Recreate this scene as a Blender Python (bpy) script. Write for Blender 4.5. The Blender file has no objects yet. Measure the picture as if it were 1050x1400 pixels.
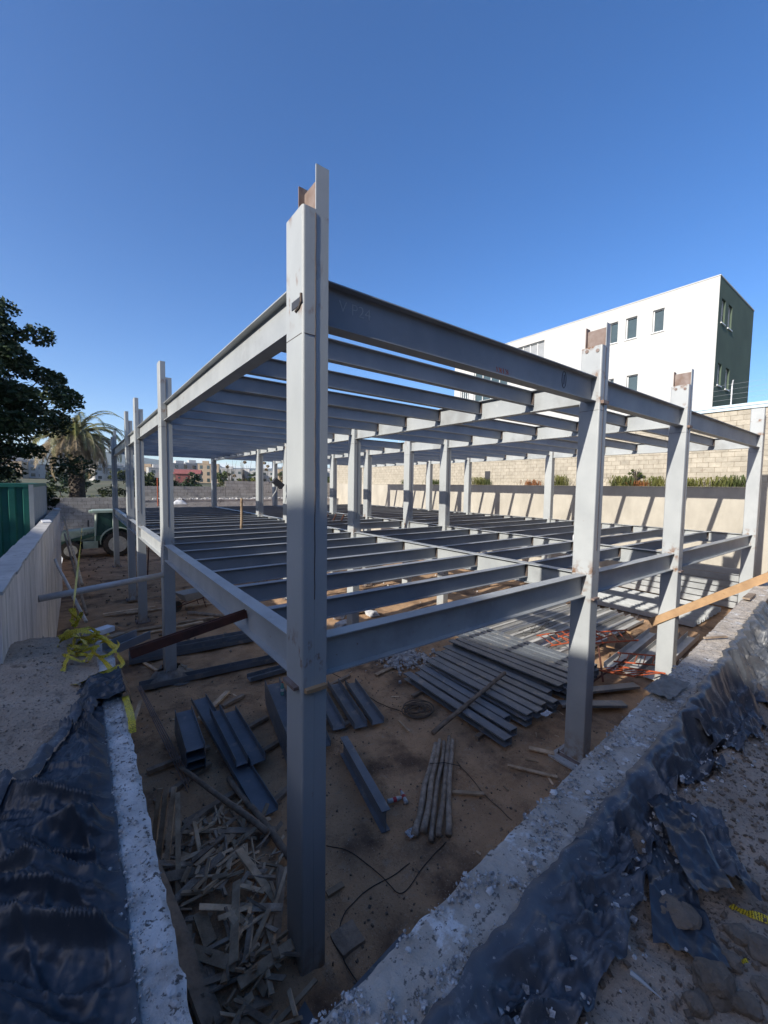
import bpy, bmesh, math, random
from mathutils import Vector, Matrix, noise
R_ = random.Random(7)
sc = bpy.context.scene
COL = sc.collection
rad = math.radians

# ------------------------------------------------------------------ camera
CAM = Vector((-1.5177, -3.1571, 4.5994)); FPX = 556.17
YAW, PIT, ROL = 0.6469, -0.0637, 0.0143
_f = Vector((math.sin(YAW), math.cos(YAW), 0)); _r = Vector((math.cos(YAW), -math.sin(YAW), 0)); _u = Vector((0, 0, 1))
_f2 = _f*math.cos(PIT) + _u*math.sin(PIT); _u2 = _u*math.cos(PIT) - _f*math.sin(PIT)
_r3 = _r*math.cos(ROL) + _u2*math.sin(ROL); _u3 = _u2*math.cos(ROL) - _r*math.sin(ROL)
cam = bpy.data.cameras.new('camera'); cam.sensor_fit = 'VERTICAL'; cam.sensor_height = 36.0
cam.lens = FPX/1400*36; cam.clip_start = 0.05; cam.clip_end = 20000
camo = bpy.data.objects.new('camera', cam); COL.objects.link(camo)
M = Matrix((_r3, _u3, -_f2)).transposed().to_4x4(); M.translation = CAM
camo.matrix_world = M; sc.camera = camo

def RAY(px, py): return _f2 + _r3*((px-525)/FPX) + _u3*((700-py)/FPX)
def AT(px, py, ax, v):
    d = RAY(px, py); return CAM + d*((v-CAM[ax])/d[ax])
def G(px, py, z=0.0): return AT(px, py, 2, z)

# ------------------------------------------------------------------ light
SUN = Vector((-1.92, -0.235, 1.0)).normalized()
SUN_EL = math.asin(SUN.z)
w = bpy.data.worlds.new('World'); sc.world = w; w.use_nodes = True
nt = w.node_tree; nt.nodes.clear()
out = nt.nodes.new('ShaderNodeOutputWorld'); bg = nt.nodes.new('ShaderNodeBackground')
sky = nt.nodes.new('ShaderNodeTexSky'); sky.sky_type = 'NISHITA'; sky.sun_disc = False
sky.sun_elevation = SUN_EL; sky.sun_rotation = math.atan2(SUN.x, SUN.y)
sky.altitude = 1500; sky.air_density = 1.0; sky.dust_density = 3.4; sky.ozone_density = 2.0
bg.inputs['Strength'].default_value = 0.124
# low cumulus bank all round the horizon
tc = nt.nodes.new('ShaderNodeTexCoord'); mp = nt.nodes.new('ShaderNodeMapping'); mp.inputs['Scale'].default_value = (1, 1, 2.6)
nz = nt.nodes.new('ShaderNodeTexNoise'); nz.inputs['Scale'].default_value = 7.0; nz.inputs['Detail'].default_value = 8; nz.inputs['Roughness'].default_value = 0.58
sx = nt.nodes.new('ShaderNodeSeparateXYZ')
el = nt.nodes.new('ShaderNodeMapRange'); el.inputs['From Min'].default_value = 0.02; el.inputs['From Max'].default_value = 0.20
el.inputs['To Min'].default_value = 0.16; el.inputs['To Max'].default_value = -0.60
ad = nt.nodes.new('ShaderNodeMath'); ad.operation = 'ADD'
cr = nt.nodes.new('ShaderNodeMapRange'); cr.inputs['From Min'].default_value = 0.50; cr.inputs['From Max'].default_value = 0.68
mx = nt.nodes.new('ShaderNodeMix'); mx.data_type = 'RGBA'
mx.inputs['B'].default_value = (4.6, 4.7, 4.95, 1)
L = nt.links.new
L(tc.outputs['Generated'], mp.inputs['Vector']); L(mp.outputs['Vector'], nz.inputs['Vector'])
L(tc.outputs['Generated'], sx.inputs[0]); L(sx.outputs['Z'], el.inputs['Value'])
L(nz.outputs['Fac'], ad.inputs[0]); L(el.outputs['Result'], ad.inputs[1]); L(ad.outputs[0], cr.inputs['Value'])
hs = nt.nodes.new('ShaderNodeHueSaturation'); hs.inputs['Saturation'].default_value = 1.30; hs.inputs['Hue'].default_value = 0.508
L(sky.outputs['Color'], hs.inputs['Color'])
L(cr.outputs['Result'], mx.inputs['Factor']); L(hs.outputs['Color'], mx.inputs['A'])
L(mx.outputs['Result'], bg.inputs['Color']); L(bg.outputs[0], out.inputs['Surface'])
sl = bpy.data.lights.new('sun', 'SUN'); sl.energy = 4.0; sl.angle = rad(0.53); sl.color = (1.0, 0.95, 0.86)
so = bpy.data.objects.new('sun', sl); COL.objects.link(so); so.rotation_euler = (-SUN).to_track_quat('-Z', 'Y').to_euler()
so.location = (-20, -3, 30)
vs = sc.view_settings; vs.view_transform = 'Standard'; vs.look = 'None'; vs.exposure = 0.85; vs.gamma = 1.0
sc.render.engine = 'CYCLES'

# ------------------------------------------------------------------ materials
MATS = {}
def mat(name, c1, c2=None, scale=3.0, rough=0.7, bump=0.0, bscale=40.0, metal=0.0, spots=None, var=0.0, spec=0.4,
        stretch=(1, 1, 1), detail=6.0, local=False, contrast=(0.35, 0.65)):
    m = bpy.data.materials.new(name); m.use_nodes = True; n = m.node_tree.nodes; l = m.node_tree.links.new
    b = n['Principled BSDF']; b.inputs['Roughness'].default_value = rough; b.inputs['Metallic'].default_value = metal
    b.inputs['Specular IOR Level'].default_value = spec
    if local:
        tcn = n.new('ShaderNodeTexCoord'); src = tcn.outputs['Object']
    else:
        g = n.new('ShaderNodeNewGeometry'); src = g.outputs['Position']
    mpn = n.new('ShaderNodeMapping'); mpn.inputs['Scale'].default_value = stretch; l(src, mpn.inputs['Vector']); vec = mpn.outputs['Vector']
    c2 = c2 or tuple(x*0.8 for x in c1)
    t = n.new('ShaderNodeTexNoise'); t.inputs['Scale'].default_value = scale; t.inputs['Detail'].default_value = detail; t.inputs['Roughness'].default_value = 0.62
    l(vec, t.inputs['Vector'])
    r = n.new('ShaderNodeMapRange'); r.inputs['From Min'].default_value = contrast[0]; r.inputs['From Max'].default_value = contrast[1]; l(t.outputs['Fac'], r.inputs['Value'])
    x = n.new('ShaderNodeMix'); x.data_type = 'RGBA'; x.inputs['A'].default_value = (*c1, 1); x.inputs['B'].default_value = (*c2, 1)
    l(r.outputs['Result'], x.inputs['Factor']); colour = x.outputs['Result']
    for sp in (spots or []):
        sc_, sscale, lo, hi = sp[:4]
        t2 = n.new('ShaderNodeTexNoise'); t2.inputs['Scale'].default_value = sscale; t2.inputs['Detail'].default_value = 7; t2.inputs['Roughness'].default_value = 0.65
        l(vec, t2.inputs['Vector']); r2 = n.new('ShaderNodeMapRange'); r2.inputs['From Min'].default_value = lo; r2.inputs['From Max'].default_value = hi
        l(t2.outputs['Fac'], r2.inputs['Value'])
        x2 = n.new('ShaderNodeMix'); x2.data_type = 'RGBA'; x2.inputs['B'].default_value = (*sc_, 1)
        fac = r2.outputs['Result']
        if len(sp) > 4:       # rust only round welded joints at given heights
            sz = n.new('ShaderNodeSeparateXYZ'); l(src, sz.inputs[0]); acc = None
            for zc, hw in sp[4]:
                d = n.new('ShaderNodeMath'); d.operation = 'SUBTRACT'; l(sz.outputs['Z'], d.inputs[0]); d.inputs[1].default_value = zc
                a = n.new('ShaderNodeMath'); a.operation = 'ABSOLUTE'; l(d.outputs[0], a.inputs[0])
                k = n.new('ShaderNodeMapRange'); k.inputs['From Min'].default_value = hw; k.inputs['From Max'].default_value = 0; l(a.outputs[0], k.inputs['Value'])
                if acc is None: acc = k.outputs['Result']
                else:
                    mm = n.new('ShaderNodeMath'); mm.operation = 'MAXIMUM'; l(acc, mm.inputs[0]); l(k.outputs['Result'], mm.inputs[1]); acc = mm.outputs[0]
            mu = n.new('ShaderNodeMath'); mu.operation = 'MULTIPLY'; l(fac, mu.inputs[0]); l(acc, mu.inputs[1]); fac = mu.outputs[0]
        l(fac, x2.inputs['Factor']); l(colour, x2.inputs['A']); colour = x2.outputs['Result']
    if var:
        oi = n.new('ShaderNodeObjectInfo'); mr = n.new('ShaderNodeMapRange'); mr.inputs['To Min'].default_value = 1-var; mr.inputs['To Max'].default_value = 1+var
        l(oi.outputs['Random'], mr.inputs['Value']); hv = n.new('ShaderNodeHueSaturation'); l(mr.outputs['Result'], hv.inputs['Value']); l(colour, hv.inputs['Color']); colour = hv.outputs['Color']
    l(colour, b.inputs['Base Color'])
    if bump:
        t3 = n.new('ShaderNodeTexNoise'); t3.inputs['Scale'].default_value = bscale; t3.inputs['Detail'].default_value = 8; t3.inputs['Roughness'].default_value = 0.65; l(vec, t3.inputs['Vector'])
        bp = n.new('ShaderNodeBump'); bp.inputs['Strength'].default_value = bump; bp.inputs['Distance'].default_value = 0.02; l(t3.outputs['Fac'], bp.inputs['Height']); l(bp.outputs['Normal'], b.inputs['Normal'])
    MATS[name] = m; return m
RUST = (0.20, 0.085, 0.03)
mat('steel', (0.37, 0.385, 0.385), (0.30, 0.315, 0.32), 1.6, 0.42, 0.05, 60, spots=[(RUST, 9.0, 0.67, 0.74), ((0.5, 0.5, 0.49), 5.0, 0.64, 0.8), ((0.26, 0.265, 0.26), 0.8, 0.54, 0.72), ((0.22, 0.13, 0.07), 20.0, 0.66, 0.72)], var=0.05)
mat('column_steel', (0.39, 0.405, 0.405), (0.33, 0.345, 0.35), 1.3, 0.42, 0.05, 60,
    spots=[(RUST, 9.0, 0.69, 0.76), ((0.17, 0.078, 0.03), 6.0, 0.50, 0.62, [(3.22, .24), (2.86, .14), (6.05, .10), (6.4, .09), (6.85, .08)]), ((0.24, 0.17, 0.11), 8.0, 0.42, 0.6, [(0.0, .55)])], var=0.04)
mat('column_clean', (0.385, 0.40, 0.395), (0.33, 0.345, 0.345), 1.3, 0.42, 0.05, 60, spots=[(RUST, 14.0, 0.68, 0.74), ((0.30, 0.31, 0.31), 0.9, 0.55, 0.75), ((0.47, 0.47, 0.455), 25.0, 0.66, 0.72), ((0.24, 0.17, 0.11), 8.0, 0.42, 0.6, [(0.0, .55)]), ((0.19, 0.10, 0.05), 7.0, 0.54, 0.62, [(3.1, .3), (6.2, .3), (6.9, .12)])], var=0.04, stretch=(1, 1, .5))
mat('shade_steel', (0.27, 0.285, 0.305), (0.21, 0.225, 0.245), 1.4, 0.5, 0.05, 60, spots=[(RUST, 8.0, 0.70, 0.77)], var=0.07)  # same paint as steel, darkened to put the joists' shade into the colour
mat('stack_steel', (0.165, 0.183, 0.205), (0.115, 0.13, 0.148), 2.2, 0.38, 0.06, 50, spots=[((0.33, 0.29, 0.24), 4.0, 0.56, 0.72)], var=0.12)
mat('bare_steel', (0.25, 0.20, 0.18), (0.17, 0.115, 0.09), 6, 0.75, 0.2, 60)
mat('red_primer', (0.13, 0.045, 0.028), (0.06, 0.03, 0.022), 5, 0.7, 0.15, 50)
mat('red_paint', (0.48, 0.10, 0.035), (0.30, 0.07, 0.03), 6, 0.6)
mat('weld', (0.05, 0.045, 0.045), (0.11, 0.075, 0.055), 30, 0.7, 0.5, 90)
mat('concrete', (0.50, 0.48, 0.45), (0.34, 0.325, 0.305), 2.0, 0.9, 0.35, 30, spots=[((0.17, 0.15, 0.13), 5.0, 0.58, 0.7)])
mat('wall_top', (0.70, 0.69, 0.67), (0.46, 0.445, 0.425), 5.0, 0.95, 0.9, 45, spots=[((0.13, 0.12, 0.11), 34, 0.58, 0.62), ((0.36, 0.325, 0.285), 3.5, 0.52, 0.64), ((0.10, 0.09, 0.08), 16, 0.60, 0.65)])
mat('wall_earthy', (0.53, 0.47, 0.40), (0.38, 0.325, 0.265), 5.0, 0.95, 0.9, 45, spots=[((0.68, 0.665, 0.64), 6.0, 0.56, 0.62), ((0.14, 0.125, 0.11), 34, 0.58, 0.62), ((0.20, 0.17, 0.14), 3.0, 0.58, 0.68)])
mat('board_concrete', (0.72, 0.665, 0.61), (0.50, 0.46, 0.42), 6.0, 0.9, 0.4, 20, stretch=(1, 1, 0.12), spots=[((0.74, 0.71, 0.67), 4.0, 0.6, 0.7), ((0.26, 0.24, 0.22), 14.0, 0.6, 0.66), ((0.33, 0.31, 0.285), 1.2, 0.52, 0.68)], var=.08)
mat('cream_concrete', (0.44, 0.405, 0.34), (0.355, 0.325, 0.27), 1.5, 0.9, 0.25, 25, spots=[((0.38, 0.33, 0.27), 9.0, 0.64, 0.74), ((0.42, 0.38, 0.32), 2.0, 0.6, 0.75)], stretch=(1, 1, 0.5))
mat('block', (0.43, 0.385, 0.31), (0.33, 0.295, 0.235), 4.0, 0.95, 0.5, 40, spots=[((0.30, 0.25, 0.20), 2.5, 0.60, 0.72)], var=0.12)
mat('mortar', (0.27, 0.225, 0.165), (0.20, 0.165, 0.125), 4.0, 0.95, 0.4, 40)
mat('grey_block', (0.42, 0.395, 0.36), (0.30, 0.28, 0.255), 2.0, 0.95, 0.5, 40, spots=[((0.11, 0.10, 0.09), 3, 0.58, 0.7)], var=0.12)
mat('grey_mortar', (0.12, 0.11, 0.10), None, 4, 0.95, 0.4, 40)
mat('dimmed_concrete', (0.24, 0.205, 0.17), (0.15, 0.125, 0.10), 2.5, 0.9, 0.4, 25)  # wall sides darkened in colour so less light bounces into the pit
mat('cap_metal', (0.50, 0.60, 0.66), (0.44, 0.54, 0.60), 2, 0.5)
mat('render_white', (0.49, 0.482, 0.46), (0.45, 0.442, 0.422), 0.7, 0.85, 0.1, 12, stretch=(1, 1, .35))
mat('render_green', (0.082, 0.112, 0.078), (0.066, 0.09, 0.063), 0.6, 0.85)
mat('render_shade', (0.55, 0.50, 0.42), (0.48, 0.44, 0.38), 0.6, 0.9)
mat('render_brown', (0.16, 0.13, 0.11), (0.12, 0.10, 0.085), 0.6, 0.9)
mat('white_frame', (0.75, 0.75, 0.74), None, 3, 0.5)
mat('glass', (0.05, 0.075, 0.075), (0.04, 0.06, 0.06), 2, 0.06, spec=0.9)
mat('glass_green', (0.02, 0.05, 0.042), (0.03, 0.07, 0.06), 2, 0.08, spec=0.8)
mat('grey_panel', (0.30, 0.31, 0.32), None, 2, 0.5)
mat('dirt', (0.50, 0.315, 0.18), (0.34, 0.212, 0.122), 1.7, 1.0, 1.0, 28, spots=[((0.40, 0.295, 0.20), 6.0, 0.56, 0.72), ((0.14, 0.09, 0.06), 0.8, 0.50, 0.64), ((0.13, 0.09, 0.062), 34, 0.58, 0.70), ((0.48, 0.37, 0.27), 50, 0.60, 0.68)], spec=0.15)  # fine specks put relief shading into the colour where bump shows little
mat('dirt_dry', (0.46, 0.355, 0.265), (0.33, 0.255, 0.19), 2.2, 1.0, 1.0, 30, spots=[((0.42, 0.345, 0.275), 8.0, 0.56, 0.7), ((0.15, 0.115, 0.09), 5.0, 0.58, 0.72), ((0.13, 0.10, 0.08), 60, 0.55, 0.64), ((0.50, 0.43, 0.36), 85, 0.60, 0.68)], spec=0.15)  # its finest specks likewise paint in the shade of small pits
mat('clod', (0.29, 0.225, 0.17), (0.18, 0.14, 0.105), 9, 1.0, 0.9, 50, var=0.25, spec=0.15)
mat('rubble', (0.62, 0.61, 0.60), (0.40, 0.39, 0.38), 12, 0.95, 0.7, 60, var=0.2)
mat('gravel', (0.52, 0.51, 0.50), (0.22, 0.21, 0.20), 25, 0.95, 0.5, 80, contrast=(0.42, 0.58))
mat('tarp', (0.027, 0.032, 0.041), (0.042, 0.047, 0.056), 2.0, 0.36, 0.12, 60, spots=[((0.075, 0.078, 0.085), 9.0, 0.62, 0.80), ((0.10, 0.10, 0.10), 60.0, 0.66, 0.72)], spec=0.5)
mat('tarp_dusty', (0.05, 0.056, 0.068), (0.09, 0.095, 0.105), 3.0, 0.42, 0.15, 60, spots=[((0.24, 0.235, 0.23), 7.0, 0.57, 0.72), ((0.34, 0.31, 0.27), 45.0, 0.62, 0.70)], spec=0.5)
mat('wood_grey', (0.60, 0.44, 0.29), (0.34, 0.235, 0.145), 5, 0.9, 0.5, 30, stretch=(1, 1, 1), var=0.45)
mat('wood_old', (0.33, 0.25, 0.18), (0.19, 0.14, 0.10), 7, 0.9, 0.6, 30, var=0.2)
mat('wood_fresh', (0.42, 0.265, 0.14), (0.31, 0.19, 0.10), 5, 0.75, 0.2, 30, spots=[((0.22, 0.12, 0.05), 9.0, 0.64, 0.72)])
mat('log', (0.42, 0.34, 0.265), (0.22, 0.175, 0.13), 9, 0.95, 0.8, 35, var=0.2)
mat('pipe_white', (0.52, 0.52, 0.51), (0.40, 0.40, 0.40), 5, 0.5)
mat('container_green', (0.012, 0.115, 0.085), (0.010, 0.085, 0.066), 2.5, 0.5, 0.1, 20, spots=[((0.16, 0.24, 0.22), 7.0, 0.66, 0.78)])
mat('container_grey', (0.30, 0.32, 0.33), (0.24, 0.26, 0.27), 2.5, 0.6)
mat('machine_white', (0.33, 0.40, 0.34), (0.24, 0.30, 0.25), 3, 0.5)
mat('machine_dark', (0.025, 0.030, 0.028), (0.05, 0.05, 0.045), 6, 0.6)
mat('machine_green', (0.030, 0.085, 0.065), (0.022, 0.065, 0.05), 4, 0.4)
mat('tyre', (0.035, 0.033, 0.030), (0.075, 0.06, 0.045), 5, 0.9)
mat('rim', (0.60, 0.58, 0.50), (0.42, 0.40, 0.34), 6, 0.6)
mat('leaf_dark', (0.020, 0.036, 0.014), (0.034, 0.055, 0.020), 1.2, 0.6, spec=0.25)
mat('leaf_mid', (0.055, 0.080, 0.025), (0.085, 0.095, 0.035), 1.5, 0.6, spec=0.25)
mat('leaf_yellow', (0.17, 0.16, 0.045), (0.10, 0.115, 0.035), 2.0, 0.7, spec=0.2)
mat('leaf_dry', (0.33, 0.26, 0.165), (0.20, 0.155, 0.10), 2.0, 0.8, spec=0.2)
mat('leaf_rust', (0.28, 0.11, 0.035), (0.18, 0.07, 0.025), 3, 0.7)
mat('palm_green', (0.14, 0.15, 0.06), (0.21, 0.19, 0.09), 2.0, 0.55)
mat('bark', (0.10, 0.08, 0.062), (0.055, 0.045, 0.036), 8, 0.95, 0.8, 25)
mat('roof_red', (0.26, 0.085, 0.075), (0.20, 0.07, 0.06), 1.0, 0.8)
mat('far_white', (0.42, 0.41, 0.39), (0.33, 0.32, 0.305), 0.2, 0.9, var=0.15)
mat('far_ochre', (0.40, 0.30, 0.20), (0.32, 0.25, 0.18), 0.2, 0.9, var=0.15)
mat('far_ground', (0.10, 0.095, 0.05), (0.06, 0.07, 0.035), 0.05, 1.0, spots=[((0.16, 0.13, 0.08), 0.02, 0.5, 0.65)])
mat('mountain', (0.035, 0.055, 0.035), (0.06, 0.07, 0.045), 0.003, 1.0)
mat('plastic_clear', (0.45, 0.47, 0.47), (0.35, 0.36, 0.36), 20, 0.15, spec=0.7)
mat('plastic_teal', (0.16, 0.38, 0.34), None, 20, 0.15, spec=0.7)
mat('plastic_red', (0.42, 0.05, 0.05), None, 9, 0.4)
mat('sack', (0.26, 0.24, 0.21), (0.16, 0.145, 0.125), 9, 0.9, 0.7, 35)
mat('cable', (0.035, 0.028, 0.024), None, 9, 0.6)
mat('cable_brown', (0.12, 0.085, 0.06), None, 9, 0.6)
mat('chalk', (0.45, 0.45, 0.44), None, 9, 0.95)
mat('paper', (0.62, 0.63, 0.64), (0.5, 0.5, 0.51), 9, 0.8, 0.4, 25)
mat('zinc', (0.42, 0.43, 0.43), (0.33, 0.34, 0.34), 3, 0.5, var=0.1)
mat('galv_white', (0.55, 0.54, 0.51), (0.45, 0.44, 0.41), 1.5, 0.5, var=0.1, spots=[((0.33, 0.29, 0.23), 4, 0.6, 0.72)])
mat('orange', (0.55, 0.13, 0.03), None, 4, 0.5)
mat('cloth_red', (0.55, 0.08, 0.06), None, 4, 0.8)
mat('tool_dark', (0.05, 0.05, 0.055), None, 4, 0.5)
def tape_mat():
    m = mat('tape', (0.78, 0.60, 0.04), (0.66, 0.50, 0.035), 9, 0.4); n = m.node_tree.nodes; l = m.node_tree.links.new
    uv = n.new('ShaderNodeTexCoord'); wv = n.new('ShaderNodeTexWave'); wv.inputs['Scale'].default_value = 3.2; wv.inputs['Distortion'].default_value = 5; wv.inputs['Detail Scale'].default_value = 5
    l(uv.outputs['UV'], wv.inputs['Vector']); b = n['Principled BSDF']; src = b.inputs['Base Color'].links[0].from_socket
    r = n.new('ShaderNodeMapRange'); r.inputs['From Min'].default_value = .72; r.inputs['From Max'].default_value = .78; l(wv.outputs['Fac'], r.inputs['Value'])
    x = n.new('ShaderNodeMix'); x.data_type = 'RGBA'; x.inputs['B'].default_value = (.02, .02, .015, 1); l(r.outputs['Result'], x.inputs['Factor']); l(src, x.inputs['A']); l(x.outputs['Result'], b.inputs['Base Color'])
tape_mat()

# ------------------------------------------------------------------ mesh helpers
class MB:
    def __init__(s): s.v = []; s.f = []
    def add(s, vs_, fs):
        o = len(s.v); s.v += [tuple(p) for p in vs_]; s.f += [tuple(i+o for i in f) for f in fs]; return s
    def box(s, c, d, m=None):
        x, y, z = (k/2 for k in d); vs_ = [Vector((i*x, j*y, k*z)) for i in (-1, 1) for j in (-1, 1) for k in (-1, 1)]
        if m is not None: vs_ = [m @ p for p in vs_]
        vs_ = [p+Vector(c) for p in vs_]
        return s.add(vs_, [(0, 1, 3, 2), (4, 6, 7, 5), (0, 4, 5, 1), (2, 3, 7, 6), (0, 2, 6, 4), (1, 5, 7, 3)])
    def rng(s, a, b): return s.box([(p+q)/2 for p, q in zip(a, b)], [abs(q-p) for p, q in zip(a, b)])
    def sweep(s, prof, a, b, up=(0, 0, 1)):
        a, b = Vector(a), Vector(b); d = (b-a).normalized(); sd = d.cross(Vector(up)).normalized(); u = sd.cross(d)
        n = len(prof); vs_ = [p+sd*x+u*y for p in (a, b) for x, y in prof]
        fs = [(i, (i+1) % n, n+(i+1) % n, n+i) for i in range(n)] + [tuple(range(n-1, -1, -1)), tuple(range(n, 2*n))]
        return s.add(vs_, fs)
    def tube(s, path, r, n=8, cap=True):
        path = [Vector(p) for p in path]; rr = r if isinstance(r, (list, tuple)) else [r]*len(path); vs_ = []; prev = None
        for i, p in enumerate(path):
            d = (path[min(i+1, len(path)-1)]-path[max(i-1, 0)]).normalized()
            ref = prev if prev is not None else (Vector((0, 0, 1)) if abs(d.z) < .9 else Vector((1, 0, 0)))
            sd = ref - d*ref.dot(d)
            if sd.length < 1e-4: sd = Vector((1, 0, 0)).cross(d)
            sd.normalize(); prev = sd; u = d.cross(sd)
            vs_ += [p+(sd*math.cos(t)+u*math.sin(t))*rr[i] for t in (2*math.pi*k/n for k in range(n))]
        fs = [(i*n+k, i*n+(k+1) % n, (i+1)*n+(k+1) % n, (i+1)*n+k) for i in range(len(path)-1) for k in range(n)]
        if cap: fs += [tuple(range(n-1, -1, -1)), tuple(range((len(path)-1)*n, len(path)*n))]
        return s.add(vs_, fs)
    def lathe(s, prof, n=16, c=(0, 0, 0), axis='Z'):
        vs_ = []
        for r, h in prof:
            for k in range(n):
                t = 2*math.pi*k/n; p = (r*math.cos(t), r*math.sin(t), h)
                if axis == 'Y': p = (p[0], p[2], p[1])
                if axis == 'X': p = (p[2], p[0], p[1])
                vs_.append(Vector(p)+Vector(c))
        fs = [(i*n+k, i*n+(k+1) % n, (i+1)*n+(k+1) % n, (i+1)*n+k) for i in range(len(prof)-1) for k in range(n)]
        fs += [tuple(range(n-1, -1, -1)), tuple(range((len(prof)-1)*n, len(prof)*n))]
        return s.add(vs_, fs)
    def grid(s, fn, nu, nv):
        vs_ = [fn(i/nu, j/nv) for j in range(nv+1) for i in range(nu+1)]
        return s.add(vs_, [(j*(nu+1)+i, j*(nu+1)+i+1, (j+1)*(nu+1)+i+1, (j+1)*(nu+1)+i) for j in range(nv) for i in range(nu)])
    def mesh(s, name, smooth=False, m=None):
        me = bpy.data.meshes.new(name); me.from_pydata(s.v, [], s.f); me.update()
        bm = bmesh.new(); bm.from_mesh(me); bmesh.ops.recalc_face_normals(bm, faces=bm.faces); bm.to_mesh(me); bm.free()
        if smooth:
            for p in me.polygons: p.use_smooth = True
        if m: me.materials.append(MATS[m])
        return me
def link(name, me, parent=None, m=None):
    o = bpy.data.objects.new(name, me); COL.objects.link(o)
    if m and me and not me.materials: me.materials.append(MATS[m])
    if parent: o.parent = parent
    return o
def ob(name, mb, m, parent=None, smooth=False): return link(name, mb.mesh(name, smooth, m), parent)
def tag(o, label, cat, group=None):
    o['label'] = label; o['category'] = cat; o['kind'] = 'thing'
    if group: o['group'] = group
    return o
def empty(name, loc, label, cat, group=None, rz=0):
    o = bpy.data.objects.new(name, None); COL.objects.link(o); o.location = loc; o.rotation_euler = (0, 0, rz); o.empty_display_size = .2
    return tag(o, label, cat, group)
def struct(o): o['kind'] = 'structure'; return o
def stuff(o): o['kind'] = 'stuff'; return o
def N(x, y, z=0.0): return noise.noise(Vector((x, y, z)))
def FB(x, y, z=0.0, o=4): return noise.fractal(Vector((x, y, z)), 1.0, 2.0, o)
def frame(a, b, up=(0, 0, 1)):
    a, b = Vector(a), Vector(b); d = (b-a).normalized(); y = Vector(up).cross(d)
    if y.length < 1e-4: y = Vector((0, 1, 0)).cross(d)
    y.normalize(); z = d.cross(y); m = Matrix((d, y, z)).transposed().to_4x4(); m.translation = a; return m
def I_prof(h, b, tf=.012, tw=.008):   # origin at middle of the top
    return [(-b/2, 0), (-b/2, -tf), (-tw/2, -tf), (-tw/2, -h+tf), (-b/2, -h+tf), (-b/2, -h), (b/2, -h), (b/2, -h+tf), (tw/2, -h+tf), (tw/2, -tf), (b/2, -tf), (b/2, 0)]
def U_prof(wd, h, t=.008):            # open upwards, origin at middle of the underside
    return [(-wd/2, 0), (wd/2, 0), (wd/2, h), (wd/2-t, h), (wd/2-t, t), (-wd/2+t, t), (-wd/2+t, h), (-wd/2, h)]
def H_prof(wd, h, t=.010):            # an I-beam lying on its side: web level, flanges upright
    return [(-wd/2, 0), (-wd/2+t, 0), (-wd/2+t, h/2-t/2), (wd/2-t, h/2-t/2), (wd/2-t, 0), (wd/2, 0), (wd/2, h), (wd/2-t, h), (wd/2-t, h/2+t/2), (-wd/2+t, h/2+t/2), (-wd/2+t, h), (-wd/2, h)]
def Z_prof(wd, h, t=.006):            # Z-purlin lying: top flange one way, bottom flange the other
    return [(-wd/2-.05, 0), (-wd/2+t, 0), (-wd/2+t, h-t), (wd/2, h-t), (wd/2, h-.05), (wd/2+t, h-.05), (wd/2+t, h), (-wd/2, h), (-wd/2, t), (-wd/2-.05, t)]
def C_prof(fl, h, t=.008):            # C-section standing on edge: level top flange, upright web
    return [(-fl/2, 0), (fl/2, 0), (fl/2, t), (-fl/2+t, t), (-fl/2+t, h-t), (fl/2-t, h-t), (fl/2-t, h-.03), (fl/2, h-.03), (fl/2, h), (-fl/2, h)]
_cache = {}
def bar(name, prof, a, b, m, up=(0, 0, 1), parent=None, key=None):
    a, b = Vector(a), Vector(b); L_ = round((b-a).length, 3); k = (key, L_, m) if key else None
    me = _cache.get(k) if k else None
    if me is None:
        me = MB().sweep(prof, (0, 0, 0), (L_, 0, 0)).mesh(name, False, m)
        if k: _cache[k] = me
    o = link(name, me, parent); o.matrix_world = frame(a, b, up); return o
def quadbox(*a): return MB().rng(*a)

# ================================================================== STRUCTURE: ground
XS = [0.0, 5.095, 8.991, 15.785]; YS = [0.0, 7.124, 12.039, 15.145, 22.955]
ZF, ZR = 3.20, 6.372; WX, WY = .24, .337; DR, DF = .385, .36
XW = 19.1; ZW = 4.75; YB = 32.0
def wallR_in(x): return -1.955 + 0.0705*(x+.2) + .0006*max(x, 0)**2
def wallR_out(x): return wallR_in(x) - .285 - .03*max(0, min(1, x/2))*max(0, 1-max(0, x-3)/5)
ZWL, ZWR = 2.75, 2.75

def pit_h(x, y):
    h = .045*FB(x*.9, y*.9, 3) + .022*FB(x*3.1, y*3.1, 1)
    return h - .02
def cut_grid(xs, ys, hf, keep=None):
    mb = MB(); nx, ny = len(xs), len(ys); vs_ = [(x, y, hf(x, y)) for y in ys for x in xs]; fs = []
    for j in range(ny-1):
        for i in range(nx-1):
            cx, cy = (xs[i]+xs[i+1])/2, (ys[j]+ys[j+1])/2
            if keep is None or keep(cx, cy): fs.append((j*nx+i, j*nx+i+1, (j+1)*nx+i+1, (j+1)*nx+i))
    return mb.add(vs_, fs)
def lin(a, b, n): return [a+(b-a)*i/n for i in range(n+1)]
pit = struct(ob('pit_floor', cut_grid(lin(-2.3, 8, 150)+lin(8.2, 19.4, 50), lin(-2.6, 8, 150)+lin(8.3, 32.4, 80), pit_h), 'dirt', smooth=True))

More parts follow.
